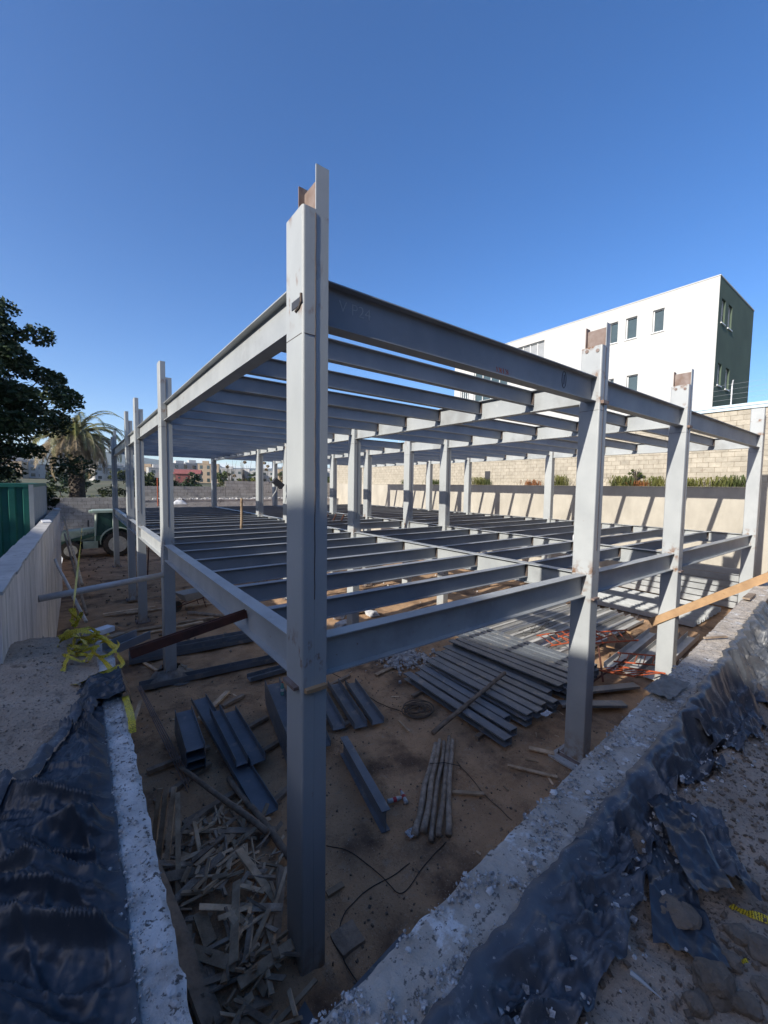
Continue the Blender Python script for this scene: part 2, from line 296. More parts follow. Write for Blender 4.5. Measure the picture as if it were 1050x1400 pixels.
def left_h(x, y):
    base = 2.70 + .10*max(0, min(1, (y-.3)/2)) if y < 3.2 else 2.80 - min(1, (y-3.2)/4.5)*.95
    k = max(0, min(1, (-1.42-x)/.5))
    return base + k*(.10*FB(x*.8, y*.8, 5)+.05) + .018*FB(x*6, y*6, 2) + .012*FB(x*18, y*18, 9)
gl = struct(ob('ground_left', cut_grid(lin(-14, -4, 16)+lin(-3.8, -1.40, 90), lin(-8, -2.6, 20)+lin(-2.55, 2.85, 160)+lin(3.3, 34, 50), left_h,
     lambda x, y: (y < 2.85) or x < -2.2), 'dirt_dry', smooth=True))
def right_h(x, y):
    d = wallR_out(x)-y
    z = 2.66 - .05*max(0, min(1, (x-1.5)/1.5)) + .05*FB(x*1.3, y*1.3, 4) + .02*FB(x*7, y*7, 2) + .012*FB(x*20, y*20, 6)
    z -= (.06+.30*max(0, min(1, (x-1.3)/1.2)))*max(0, 1-d/.28)                                    # gutter behind the wall
    tr = math.exp(-((x-4.6)/1.4)**2 - ((y+2.75)/.5)**2); z -= 1.1*tr              # trench further along
    return z
gr = struct(ob('ground_right', cut_grid(lin(-1.4, 4, 170)+lin(4.1, 24, 50), lin(-9, -3.6, 20)+lin(-3.55, -1.2, 110), right_h,
     lambda x, y: y < wallR_out(x)+.02), 'dirt_dry', smooth=True))
def far_h(x, y):
    d = math.hypot(x, y); z = 2.6
    if y > 34: z -= min(1, (y-34)/20)*2.0
    if d > 90: z += (d-90)*.030 + 2.5*FB(x*.012, y*.012, 3)
    return z
fx = [-3000, -1200, -500, -250, -120, -60, -30, -14, 0, 20, 40, 70, 120, 250, 500, 1200, 3000]
fy = [-3000, -800, -200, -60, -9, 0, 15, 32.3, 36, 45, 60, 80, 110, 150, 220, 320, 500, 900, 1800, 3000]
struct(ob('far_ground', cut_grid(fx, fy, far_h, lambda x, y: not (-14 < x < 20 and -9 < y < 32.3)), 'far_ground', smooth=True))
def mountain(u, v):
    ang = rad(-40+u*140); dist = 3600+v*900; x, y = dist*math.sin(ang), dist*math.cos(ang)
    h = 95+120*max(0, FB(u*5.0, 2.3, 1, 4)+.35)
    u0 = (0.2-u)/.22; h += 120*math.exp(-((u-.285)/.06)**2)
    prof = math.sin(min(1, v*1.6)*math.pi/2)
    return (x, y, 60+h*prof + 25*FB(u*20, v*4, 0))
struct(ob('mountain', MB().grid(mountain, 160, 14), 'mountain', smooth=True))

# ================================================================== retaining walls of the pit
def rough_wall(path_in, path_out, ztop, zbot, n, tops=7, amp=.02, broken=.03):
    mb = MB(); rows = []
    for i in range(n+1):
        t = i/n; a = Vector(path_in(t)); b = Vector(path_out(t)); row = []
        row.append((a.x, a.y, zbot))
        ed = broken*max(0, FB(a.x*5+9, a.y*5, 2))
        row.append((a.x, a.y, ztop-.05-ed))
        for k in range(tops+1):
            s = k/tops; p = a.lerp(b, s); e = min(s, 1-s)*tops
            z = ztop + amp*FB(p.x*7, p.y*7, 1) + .5*amp*FB(p.x*22, p.y*22, 4) - (.012+ed*.6 if e < .5 else 0)
            jx = .012*FB(p.x*11, p.y*11, 7) if e < .5 else 0
            row.append((p.x+jx, p.y+jx, z))
        row.append((b.x, b.y, ztop-.05)); row.append((b.x, b.y, zbot+1.2)); rows.append(row)
    m = len(rows[0]); mb.add([p for r in rows for p in r], [(j*m+i, j*m+i+1, (j+1)*m+i+1, (j+1)*m+i) for j in range(n) for i in range(m-1)] + [tuple(range(m)), tuple(n*m+i for i in range(m-1, -1, -1))])
    return mb
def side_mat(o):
    o.data.materials.append(MATS['dimmed_concrete'])
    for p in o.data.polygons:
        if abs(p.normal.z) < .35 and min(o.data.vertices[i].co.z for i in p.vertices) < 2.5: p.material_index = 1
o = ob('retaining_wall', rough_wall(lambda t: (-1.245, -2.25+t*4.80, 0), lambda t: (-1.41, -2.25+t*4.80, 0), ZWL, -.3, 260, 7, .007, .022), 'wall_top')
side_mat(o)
tag(o, 'broken-topped pale concrete retaining wall with black sheeting along its outer side', 'wall')
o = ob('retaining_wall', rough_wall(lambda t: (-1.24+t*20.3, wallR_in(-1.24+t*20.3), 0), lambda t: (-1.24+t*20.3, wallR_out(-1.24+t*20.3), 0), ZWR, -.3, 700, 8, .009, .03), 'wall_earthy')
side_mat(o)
tag(o, 'long rubble-strewn retaining wall with a wooden board leaning across it', 'wall')

# board-marked concrete wall by the container
fw = empty('formwork_wall', (-2.12, 1, 2), 'grey board-marked concrete wall beside the green container', 'wall')
fb = []
y0, y1 = 2.0, 19.0
def ztop_f(y): return 3.53 - (y-2.3)*.0115
nb = 46
mb = MB()
for i in range(nb):
    a, b = y0+(y1-y0)*i/nb, y0+(y1-y0)*(i+1)/nb
    off = R_.uniform(-.003, .003); z = ztop_f(a)
    o = MB().rng((-2.36, a+.001, 0.0), (-2.12+off, b-.001, z-.004*R_.random()))
    o = ob('board_print', o, 'board_concrete', fw); o.matrix_parent_inverse = Matrix.Translation((2.12, -1, -2))
cp = MB()
for i in range(30):
    a, b = y0+(y1-y0)*i/30, y0+(y1-y0)*(i+1)/30
    cp.box((-2.245, (a+b)/2, ztop_f((a+b)/2)+.012), (.28+R_.uniform(-.02, .02), b-a+.004*R_.random(), .03+.01*R_.random()))
o = ob('coping', cp, 'concrete', fw); o.matrix_parent_inverse = Matrix.Translation((2.12, -1, -2))
for px, py in ((63, 718), (78, 697)):
    q = AT(px, py, 0, -2.24); o = ob('concrete_scrap', MB().box((0, 0, .02), (.2, 1.0 if px < 70 else 1.2, .03)), 'paper'); o.location = (q.x, q.y, ztop_f(q.y)+.033); o.rotation_euler = (0, 0, .1)
    tag(o, 'pale flat slab lying on the board-marked wall, %s' % ('shorter one' if px < 70 else 'at its far end'), 'slab')

# cream retaining wall along the neighbour's side, block wall above it
cw = ob('retaining_wall', MB().rng((XW, -3.2, -.3), (XW+.75, 33, ZW-.02)).rng((XW-.02, -3.2, ZW-.018), (XW+.75, 33, ZW+.012)), 'cream_concrete')
tag(cw, 'tall cream concrete retaining wall with plants growing on its ledge', 'wall')
def block_wall(name, label, origin, L_, bl, bh, regions, axis, m, mm, th=.16, keep=300, capz=None):
    """regions: (s0,s1,z0,z1) along the wall; axis 'y' -> face towards -x, 'x' -> face towards -y"""
    root = empty(name, origin, label, 'wall'); O = Vector(origin); cells = []
    bm_ = MB()
    for s0, s1, z0, z1 in regions:
        if axis == 'y': bm_.rng((.012, s0, z0), (th, s1, z1-.01))
        else: bm_.rng((s0, .012, z0), (s1, th, z1-.01))
        r = 0; z = z0
        while z < z1-.02:
            s = s0 - (bl/2 if r % 2 else 0)
            while s < s1-.02:
                a, b = max(s, s0), min(s+bl, s1)
                if b-a > .05: cells.append((a+.007, b-.007, z+.006, min(z+bh, z1)-.006))
                s += bl
            z += bh; r += 1
    ob('mortar', bm_, mm, root)
    def dist(c):
        p = O+Vector((0, (c[0]+c[1])/2, (c[2]+c[3])/2)) if axis == 'y' else O+Vector(((c[0]+c[1])/2, 0, (c[2]+c[3])/2))
        d = p-CAM; zf = d.dot(_f2)
        if zf < .1: return 1e6
        X = 525+FPX*d.dot(_r3)/zf; Yp = 700-FPX*d.dot(_u3)/zf
        vis = 0 <= X <= 1050 and (p.z > 3.3 or X < 200)
        return d.length + (0 if vis else 1e4)
    cells.sort(key=dist); unit = MB().box((0, 0, 0), (1, 1, 1)).mesh('block', False, m); rest = MB()
    for i, (a, b, z0, z1) in enumerate(cells):
        pr = R_.uniform(0, .008)
        if axis == 'y': c, d = (th/2-pr/2, (a+b)/2, (z0+z1)/2), (th-.002+pr-.004, b-a, z1-z0)
        else: c, d = ((a+b)/2, th/2-pr/2, (z0+z1)/2), (b-a, th-.006+pr, z1-z0)
        if i < keep:
            o = link('block', unit, root); o.location = c; o.scale = d; o.rotation_euler = (R_.uniform(-.006, .006), R_.uniform(-.006, .006), R_.uniform(-.006, .006))
        else: rest.box(c, d)
    if rest.v: stuff(ob('block_field', rest, m, root))
    return root
bw = block_wall('block_wall', 'sunlit cream block wall above the ledge with a pale blue metal capping', (XW+.5, 0, ZW), 36, .41, .205,
                [(-3.0, 33, 0, 3.075)], 'y', 'block', 'mortar')
cp = MB(); yy = -3.0
while yy < 33: cp.rng((-.07, yy, 3.08), (.24, min(yy+2.99, 33), 3.27)).rng((-.10, yy+.004, 3.20), (-.07, min(yy+2.986, 33), 3.30)); yy += 3
ob('capping', cp, 'cap_metal', bw)
for y_, z0 in ((13.6, .05), (19.2, .05), (9.3, .05)):      # narrow openings at the foot of the block wall
    ob('vent_opening', MB().rng((-.012, y_, z0), (.05, y_+.42, z0+.85)), 'tool_dark', bw)
# electric fence on the capping
for i, y_ in enumerate((1.75, 9, 16, 23)):
    fp = empty('fence_post', (XW+.56, y_, ZW+3.27), 'thin white post of the wire fence on the pale blue capping', 'fence post', 'wire fence posts on the capping')
    ob('post', MB().tube([(0, 0, 0), (0, 0, .8), (-.12, -.05, 1.0)], .022, 6), 'white_frame', fp)
    for k in range(4): ob('insulator', MB().lathe([(.02, 0), (.035, .02), (.02, .04)], 8, (0, 0, .25+.2*k)), 'white_frame', fp)
for k in range(4):
    wr = MB().tube([(XW+.54, -3, ZW+3.54+.2*k), (XW+.54, 33, ZW+3.54+.2*k)], .003, 4)
    tag(ob('fence_wire', wr, 'zinc'), '%s of the thin wires strung above the pale blue capping' % ['lowest', 'second lowest', 'second highest', 'topmost'][k], 'wire')

# block wall closing the far end of the site
cb = ob('retaining_wall', MB().rng((2.0, YB-.35, -.3), (XW-.01, YB+.3, 3.25)).rng((1.95, YB-.38, 3.252), (XW-.01, YB+.3, 3.34)), 'concrete')
tag(cb, 'low grey concrete ledge at the far end, under the grey block wall', 'wall')
block_wall('block_wall', 'weathered grey block wall at the far end, stepped up in two heights', (0, YB, 0), 30, .50, .25,
           [(-7.5, 1.99, 0, 3.5), (2.0, 8.4, 3.35, 4.35), (8.41, XW-.02, 3.35, 4.85)], 'x', 'grey_block', 'grey_mortar', .25)

# ================================================================== the steel frame
def chan_poly(w_=.118, d=WY, r=.022, t=.007):
    def side(o_, rr):
        p = [(w_, o_)]
        for k in range(4): a = -math.pi/2 - k*math.pi/6; p.append((o_+rr+rr*math.cos(a), o_+rr+rr*math.sin(a)))
        for k in range(4): a = math.pi - k*math.pi/6; p.append((o_+rr+rr*math.cos(a), d-o_-rr+rr*math.sin(a)))
        p.append((w_, d-o_)); return p
    return side(0, r) + side(t, r-t)[::-1]
def vprism(poly, z0, z1):
    n = len(poly); return MB().add([(x, y, z) for z in (z0, z1) for x, y in poly], [(i, (i+1) % n, n+(i+1) % n, n+i) for i in range(n)] + [tuple(range(n-1, -1, -1)), tuple(range(n, 2*n))])
def core_poly(x0=.1195, x1=WX, d=WY, t=.012, w_=.010):
    c = (x0+x1)/2; return [(x0, 0), (x1, 0), (x1, t), (c+w_/2, t), (c+w_/2, d-t), (x1, d-t), (x1, d), (x0, d), (x0, d-t), (c-w_/2, d-t), (c-w_/2, t), (x0, t)]
CH = chan_poly(); CO = core_poly()
def column(x, y, zc, zk, label, group=None, seam=True, bare=False, cm='column_clean'):
    t = empty('steel_column', (x, y, 0), label, 'column', group); k = ('col', zc, zk, bare, cm)
    if k not in _cache:
        zt = zk if not bare else min(zk, zc-.03)
        ms = [('channel', vprism(CH, .02, zc).mesh('channel', False, cm)), ('core_section', vprism(CO, .02, zt).mesh('core_section', False, cm)),
              ('base_plate', MB().box((WX/2, WY/2, .01), (.42, .5, .02)).mesh('base_plate', False, 'bare_steel'))]
        if bare: 
            c_ = (.1195+WX)/2
            ms.append(('stub_flange', MB().rng((.1195, 0, zt+.0005), (WX, .012, zk)).mesh('stub_flange', False, 'steel')))
            ms.append(('bare_stub', MB().rng((c_-.005, .0125, zt+.0005), (c_+.005, WY-.012, zk-.05)).rng((.1195, WY-.0118, zt+.0005), (WX, WY, zk)).mesh('bare_stub', False, 'bare_steel')))
        sm = MB(); z = 3.6
        path = []
        while z < min(zc, zk): path.append((.119+R_.uniform(-.002, .002), -.001, z)); z += .06
        sm.tube(path, .0045, 5); ms.append(('weld_seam', sm.mesh('weld_seam', False, 'weld')))
        ring = MB()
        for zz in (ZR-.52,): ring.tube([(.119, -.001, zz), (.02, -.001, zz), (-.001, .02, zz), (-.001, WY-.02, zz), (.02, WY+.001, zz), (.118, WY+.001, zz)], .003, 4)
        ms.append(('splice_weld', ring.mesh('splice_weld', False, 'weld')))
        _cache[k] = ms
    for nm, me in _cache[k]: link(nm, me, t)
    for bx, by in ((-.06, -.05), (.30, -.05), (-.06, .39), (.30, .39)):
        b = _cache.setdefault('bolt', MB().lathe([(.016, 0), (.016, .03), (.008, .03), (.008, .07)], 6).mesh('anchor_bolt', False, 'weld')); o = link('anchor_bolt', b, t); o.location = (bx, by, .02)
    return t
corner = column(0, 0, 6.87, 7.23, 'grey boxed steel column at the pit corner where the two foundation walls meet', bare=True)
c2 = column(XS[1], 0, 6.86, 7.22, 'rust-stained steel column with an exposed stub top, next along from the corner column', bare=True, cm='column_steel')
c3 = column(XS[2], 0, 6.87, 7.21, 'grey steel column that the wooden board leans against beside the rubble-strewn wall', bare=True, cm='column_steel')
c4 = column(XS[3], 0, 7.23, 7.0, 'flat-topped steel column closest to the cream wall along the rubble-strewn wall', cm='column_steel')
lab = ['grey steel column that the white pipe butts against', 'grey steel column second along from the corner column on the side facing the container',
       'grey steel column third along from the corner column on the side facing the container', 'grey steel column in front of the white and green digger']
for i in range(4): column(0, YS[i+1], 7.28 if i < 3 else 7.0, 6.94 if i < 3 else 7.33, lab[i])
for i in range(1, 4):
    for j in range(1, 5):
        column(XS[i], YS[j], ZR+.06, ZR+.03, ('grey steel column inside the frame, behind the %s, %s one back' % ('rust-stained column' if i == 1 else 'column with the board', ['first', 'second', 'third', 'fourth'][j-1])) if i < 3 else 'grey steel column in front of the cream wall, %s one behind the flat-topped column' % ['first', 'second', 'third', 'fourth'][j-1],
               'inner columns of the frame' if i < 3 else 'columns along the cream wall')
column(XS[2], 9.15, ZR+.02, ZR+.02, 'extra grey steel column inside the frame at the edge of the stair opening', 'inner columns of the frame')

IR, IF, IJ, IJF = I_prof(DR, .166), I_prof(DF, .166), I_prof(.25, .115, .009, .006), I_prof(.25, .115, .009, .006)
cleat = MB().box((0, .012, -.125), (.10, .012, .19)).mesh('cleat', False, 'weld')  # joint plates, kept dark to double as the joist-end shadow on girders
cleatp = MB().box((0, 0, -.125), (.012, .11, .225)).mesh('end_plate', False, 'weld')
def beam(name, prof, key, a, b, m, label, group, cl=True):
    o = bar(name, prof, a, b, m, key=key); tag(o, label, name.replace('_', ' ').split()[-1], group)
    return o
xc = {0: (.15, .103), 1: (XS[1]+.12, XS[1]+.12), 2: (XS[2]+.12, XS[2]+.12), 3: (XS[3]+.12, XS[3]+.12)}
line = {0: 'facing the container', 1: 'in line with the stub-topped column', 2: 'in line with the board column', 3: 'along the cream wall'}
for i in range(4):
    for j in range(4):
        for lv in (0, 1):
            z = ZR if lv == 0 else ZF; x = xc[i][lv]
            nearest = (i == 0 and j == 0)
            bn = ['first', 'second', 'third', 'last'][j]
            lb = ('%s girder running from the corner column to the column with the white pipe' % ('roof' if lv == 0 else 'floor')) if nearest else 'grey %s girder %s, %s bay from the rubble wall' % ('roof' if lv == 0 else 'floor', line[i], bn)
            beam('steel_girder', IR if lv == 0 else IF, 'IR' if lv == 0 else 'IF', (x, YS[j]+WY+.002, z), (x, YS[j+1]-.002, z), 'steel', lb, None if nearest else '%s girders %s' % ('roof' if lv == 0 else 'floor', line[i]))
ynames = ['from corner column to stub-topped column', 'from stub-topped column to board column', 'from board column to cream wall']
eb = {}
for i in range(3):
    for lv in (0, 1):
        z = ZR if lv == 0 else ZF; y = .143 if lv == 0 else .163
        eb[(i, lv)] = beam('edge_beam', IR if lv == 0 else IF, 'IR' if lv == 0 else 'IF', (XS[i]+WX+.002, y, z), (XS[i+1]-.002, y, z), 'steel' if lv else 'shade_steel',
             'grey %s beam facing the rubble-strewn wall, %s' % ('roof edge' if lv == 0 else 'floor edge', ynames[i]), None)
ylines = []
for j in range(4):
    n = (6, 4, 3, 7)[j]; ylines += [(YS[j]+.09 if j == 0 else YS[j]+.17) + (YS[j+1]+.17-(YS[j]+.09 if j == 0 else YS[j]+.17))*k/n for k in range(1, n)] + [YS[j+1]+.17]
bays = ['in the bay reaching the corner column', 'in the middle bay', 'in the bay reaching the cream wall']
ORD = ['first', 'second', 'third', 'fourth', 'fifth', 'sixth', 'seventh', 'eighth', 'ninth', 'tenth', 'eleventh', 'twelfth', 'thirteenth', 'fourteenth', 'fifteenth', 'sixteenth', 'seventeenth', 'eighteenth', 'nineteenth', 'twentieth', 'last']
for jn, y in enumerate(ylines):
    oncol = min(abs(y-.17-q) for q in YS) < .02
    for i in range(3):
        for lv in (0, 1):
            if i == 1 and 7.5 < y < 9.0: continue                    # stair opening
            z = (ZR if lv == 0 else ZF)-.0145; a = XS[i]+WX+.003 if oncol else xc[i][lv]+.005; b = XS[i+1]-.003 if oncol else xc[i+1][lv]-.005
            k = 'roof' if lv == 0 else 'floor'
            o = beam('%s_joist' % k, IJ, 'IJ', (a, y, z), (b, y, z), 'shade_steel', 'shade-darkened grey %s joist %s, %s from the rubble-strewn wall' % (k, bays[i], ORD[jn]), '%s joists %s' % (k, bays[i]))
            if y < 13:
                c = link('cleat', cleat, o); c.location = (b-a-.055, 0, 0)
                if not oncol: c = link('end_plate', cleatp, o); c.location = (b-a-.012, 0, 0)
# chalk mark on the edge beam beside the corner column
def text(body, size, name, m, parent=None, ext=.001):
    cu = bpy.data.curves.new(name, 'FONT'); cu.body = body; cu.size = size; cu.extrude = ext; cu.align_x = 'CENTER'; cu.align_y = 'CENTER'; cu.offset = -size*.018
    t = bpy.data.objects.new('tmp', cu); COL.objects.link(t); dg = bpy.context.evaluated_depsgraph_get(); me = bpy.data.meshes.new_from_object(t.evaluated_get(dg)); bpy.data.objects.remove(t)
    me.name = name; me.materials.clear(); me.materials.append(MATS[m]); return link(name, me, parent)
t = text('V P24', .15, 'chalk_mark', 'chalk', eb[(0, 0)]); t.rotation_euler = (rad(90), 0, 0); t.location = (.36, -.0052, -.15)
ob('paint_mark', MB().tube([(4.02+.055*math.cos(a), -.0045, -.17+.12*math.sin(a)) for a in (k*math.pi/10 for k in range(21))], .006, 4), 'tool_dark', eb[(0, 0)])
ob('paint_mark', MB().tube([(4.02, -.0045, -.10), (4.02, -.0045, -.24)], .008, 4), 'tool_dark', eb[(0, 0)])
rs = MB()
for k in range(6): rs.tube([(2.45+k*.045, -.0045, -.27), (2.47+k*.045+.02*math.sin(k*2), -.0045, -.31), (2.46+k*.045, -.0045, -.33)], .005, 4)
ob('red_scribble', rs, 'red_paint', eb[(0, 0)])
# brackets and notch on the corner column
def bracket(pts, m, parent, nm='bracket'):
    o = ob(nm, MB().rng(*pts), m, parent); return o
zb = ZF-DF-.015
bracket(((.02, -.05, zb-.035), (.225, -.001, zb)), 'wood_fresh', corner, 'seat_angle')
bracket(((-.05, .06, zb-.03), (-.001, .30, zb)), 'bare_steel', corner, 'seat_angle')
bracket(((-.006, .03, 6.085), (-.0005, .20, 6.15)), 'tool_dark', corner, 'slot')
ob('weld_bead', MB().tube([(-.004, .02, 6.17), (-.006, .015, 6.10), (-.006, .05, 6.07), (-.006, .12, 6.055)], .012, 6), 'weld', corner)
for c in (c2, c3):
    for yy_, zz_ in ((.07, 6.78), (.24, 6.80)): ob('rusty_lug', MB().lathe([(.028, 0), (.028, .01), (.014, .012)], 10, (-.012, yy_, zz_), 'X'), 'bare_steel', c)
    ob('rusty_bracket', MB().rng((.02, -.05, 6.0-.05), (.2, -.001, 6.0)).rng((.02, -.05, zb-.03), (.2, -.001, zb)), 'bare_steel', c)

# ================================================================== white building beyond the block wall
XB = 27.5
wbd = empty('large_building', (XB, 4.4, 0), 'large plain white building with a dark green end wall and few windows', 'building')
def wall_with_holes(name, m, u0, u1, z0, z1, holes, place, parent, depth=.18):
    """face panel cut into a grid round the window holes; place(u,z,d) -> local point, d into the wall"""
    us = sorted({u0, u1} | {h[0] for h in holes} | {h[1] for h in holes}); zs = sorted({z0, z1} | {h[2] for h in holes} | {h[3] for h in holes}); mb = MB()
    for i in range(len(us)-1):
        for j in range(len(zs)-1):
            cu_, cz = (us[i]+us[i+1])/2, (zs[j]+zs[j+1])/2
            if any(h[0] < cu_ < h[1] and h[2] < cz < h[3] for h in holes): continue
            mb.add([place(us[i], zs[j], 0), place(us[i+1], zs[j], 0), place(us[i+1], zs[j+1], 0), place(us[i], zs[j+1], 0)], [(0, 1, 2, 3)])
    for a, b, c, d in holes:
        q = [(a, c), (b, c), (b, d), (a, d)]
        for k in range(4):
            p, r = q[k], q[(k+1) % 4]; mb.add([place(*p, 0), place(*r, 0), place(*r, depth), place(*p, depth)], [(0, 1, 2, 3)])
    me = mb.mesh(name, False, m); return link(name, me, parent)
def window(parent, h, place, depth=.18, bars=0, glass='glass'):
    a, b, c, d = h; t = .055
    def slab(a_, b_, c_, d_, n0, n1):
        P_ = [place(u, z, n) for n in (n0, n1) for u, z in ((a_, c_), (b_, c_), (b_, d_), (a_, d_))]
        return P_, [(0, 1, 2, 3), (7, 6, 5, 4), (0, 4, 5, 1), (1, 5, 6, 2), (2, 6, 7, 3), (3, 7, 4, 0)]
    wn = ob('window', MB().add(*slab(a, b, c, d, depth+.02, depth+.04)), glass, parent)
    fr = MB()
    for r in ((a, a+t, c, d), (b-t, b, c, d), (a+t, b-t, c, c+t), (a+t, b-t, d-t, d)): fr.add(*slab(*r, depth-.06, depth+.02))
    for k in range(bars): u = a+(b-a)*(k+1)/(bars+1); fr.add(*slab(u-t/2, u+t/2, c+t, d-t, depth-.05, depth+.02))
    ob('frame', fr, 'white_frame', wn)
    ob('sill', MB().add(*slab(a-.05, b+.05, c-.06, c-.001, -.06, depth-.002)), 'white_frame', wn)
pW = lambda u, z, d: (d, u, z)
HW = []
for a, b in (((893, 425), (907, 452)), ((856, 436), (870, 461)), ((833, 443), (844, 466)), ((857, 514), (871, 535)), ((832, 522), (838, 542)), ((711, 468), (744, 490))):
    p, q = AT(*a, 0, XB), AT(*b, 0, XB); HW.append((q.y-4.4, p.y-4.4, q.z, p.z))
HW[2] = (HW[2][0], HW[2][1], HW[1][2], HW[1][3]); HW[0] = (HW[0][0], HW[0][1], HW[1][2], HW[1][3])
HW[4] = (HW[4][0], HW[4][1], HW[3][2], HW[3][3])
HW[5] = (10.7, 13.3, 14.0, 16.0)
HW.append((14.0, 17.6, 11.4, 15.1)); HW.append((18.2, 19.2, 12.6, 14.9))
wall_with_holes('wall', 'render_white', 0, 20.0, 0, 16.6, HW, pW, wbd)
for k, h in enumerate(HW): window(wbd, h, pW, bars=0 if k < 5 else 3, glass='glass' if k < 5 or k > 5 else 'grey_panel')
pD = lambda u, z, d: (u, d, z)
HD = [(.55, 1.25, 14.2, 15.55), (1.85, 2.6, 14.2, 15.55), (.55, 1.25, 10.7, 11.95), (2.1, 2.85, 10.7, 11.95)]
wall_with_holes('end_wall', 'render_green', .001, 7.4, 0, 16.58, HD, pD, wbd)
for h in HD: window(wbd, h, pD)
ob('back_wall', MB().rng((7.38, .002, 0), (7.40, 19.99, 16.57)).rng((.3, 19.97, 0), (7.38, 19.99, 16.57)), 'render_white', wbd)
ob('roof', MB().rng((.02, .02, 16.3), (7.36, 19.95, 16.4)).rng((-.03, -.03, 16.601), (.15, 20.03, 16.66)).rng((.151, -.03, 16.601), (7.45, .15, 16.66)), 'render_white', wbd)
ob('floor_slab', MB().rng((.4, .3, 13.0), (7.3, 19.9, 13.2)).rng((.4, .3, 9.4), (7.3, 19.9, 9.6)).rng((3.0, .4, 0), (3.1, 19.9, 16.2)), 'render_shade', wbd)
# added unseen building on the sun's side, roofline shaped for the pit's shade
sun_blocker = empty('large_building', (-22, -3, 0), 'added out-of-view building, its roof stepped to shade the pit from the container side', 'building')
pr_ = [(-37, 0), (-37, 17.0), (-3, 16.35), (7.3, 15.15), (8.2, 13.95), (11.4, 13.45), (50, 13.3), (50, 0)]
n = len(pr_); ob('wall', MB().add([(x, y, z) for x in (-12, 0) for y, z in pr_], [(i, (i+1) % n, n+(i+1) % n, n+i) for i in range(n)] + [tuple(range(n)), tuple(range(2*n-1, n-1, -1))]), 'render_shade', sun_blocker)
sky_blocker = empty('large_building', (-16, -14, 2.4), 'added unseen brown block across the dirt from the rubble-strewn wall, cutting sky light', 'building')  # unseen block added behind the camera to cut sky light on the steel
ob('wall', MB().rng((0, -9, 0), (44, 0, 8.0)), 'render_brown', sky_blocker); ob('roof', MB().rng((-.2, -9.2, 8.002), (44.2, .2, 8.2)), 'concrete', sky_blocker)
for k in range(10):
    for fl in range(2): ob('window', MB().rng((2+k*4.2, -.02, 1.2+fl*3.2), (3.6+k*4.2, .02, 2.6+fl*3.2)), 'glass', sky_blocker)
for k in range(12):
    for fl in range(4):
        ob('window', MB().rng((.0, -30+k*6.2, 2.2+fl*3.2), (.03, -28.6+k*6.2, 3.6+fl*3.2)), 'glass', sun_blocker)

# ================================================================== steel lying in the pit
def lie(name, prof, key, pa, pb, za, zb, m, label, group, w_=None):
    a, b = Vector(pa), Vector(pb); a.z, b.z = za, zb
    o = bar(name, prof, a, b, m, key=key); tag(o, label, 'beam', group); return o
Hs = H_prof(.28, .15); Us = U_prof(.27, .09)
def gp(px, py, z): p = G(px, py, z); return Vector((p.x, p.y, 0))
# two short I-beams stacked beside the sloping poles
a, b = Vector((-.085, 4.78, 0)), Vector((-.135, 3.46, 0))
for k in range(3):
    lie('steel_beam', Hs, 'Hs', a+Vector((R_.uniform(-.015, .015), R_.uniform(-.05, .05), 0)), b+Vector((R_.uniform(-.015, .015), R_.uniform(-.04, .04), 0)), .06+k*.152, .06+k*.152, 'stack_steel',
        'short dark grey I-beam lying flat in a stack of three near the split planks', 'three short stacked beams')
# long channel with two shorter ones laid on it
lie('steel_channel', U_prof(.29, .085), 'Ub', (.40, 5.72, 0), (.45, 1.98, 0), .09, .09, 'stack_steel', 'long dark grey steel channel with two shorter channels lying on it', None)
lie('steel_channel', U_prof(.19, .13), 'Ub1', (.50, 4.86, 0), (.44, 3.04, 0), .19, .19, 'stack_steel', 'narrow dark grey channel lying on the long channel', None)
lie('steel_channel', U_prof(.25, .11), 'Ub2', (.735, 4.75, 0), (.68, 3.0, 0), .15, .15, 'stack_steel', 'dark grey channel resting half on the long channel, beside a timber sleeper', None)
# timbers under them
def plank(a, b, wd, th, m, label, group, name='plank', cat='plank', up=(0, 0, 1)):
    mb = MB(); a, b = Vector(a), Vector(b); L_ = (b-a).length; n = max(2, int(L_/.25)); sd = R_.random()*50
    vs_ = []
    for i in range(n+1):
        x = L_*i/n; jw = 1+.05*N(i*1.3, sd); dz = .004*N(i*.9, sd+9)
        vs_ += [(x, -wd/2*jw, -th/2+dz), (x, wd/2*jw, -th/2+dz), (x, wd/2*jw, th/2+dz), (x, -wd/2*jw, th/2+dz)]
    fs = [(i*4+k, i*4+(k+1) % 4, i*4+4+(k+1) % 4, i*4+4+k) for i in range(n) for k in range(4)] + [(3, 2, 1, 0), (n*4, n*4+1, n*4+2, n*4+3)]
    o = ob(name, mb.add(vs_, fs), m); o.matrix_world = frame(a, b, up); return tag(o, label, cat, group)
def pole(a, b, r0, r1, m, label, group, name='pole', wob=.02):
    a, b = Vector(a), Vector(b); L_ = (b-a).length; n = max(6, int(L_/.12)); sd = R_.random()*99; path = []; rr = []
    for i in range(n+1):
        t = i/n; path.append((L_*t, wob*N(t*3, sd), wob*N(t*3, sd+7))); rr.append((r0+(r1-r0)*t)*(1+.10*N(t*9, sd+3)))
    o = ob(name, MB().tube(path, rr, 9), m, smooth=True); o.matrix_world = frame(a, b); return tag(o, label, 'pole', group)
sl_ = 'grey timber sleeper lying under the stored steel'
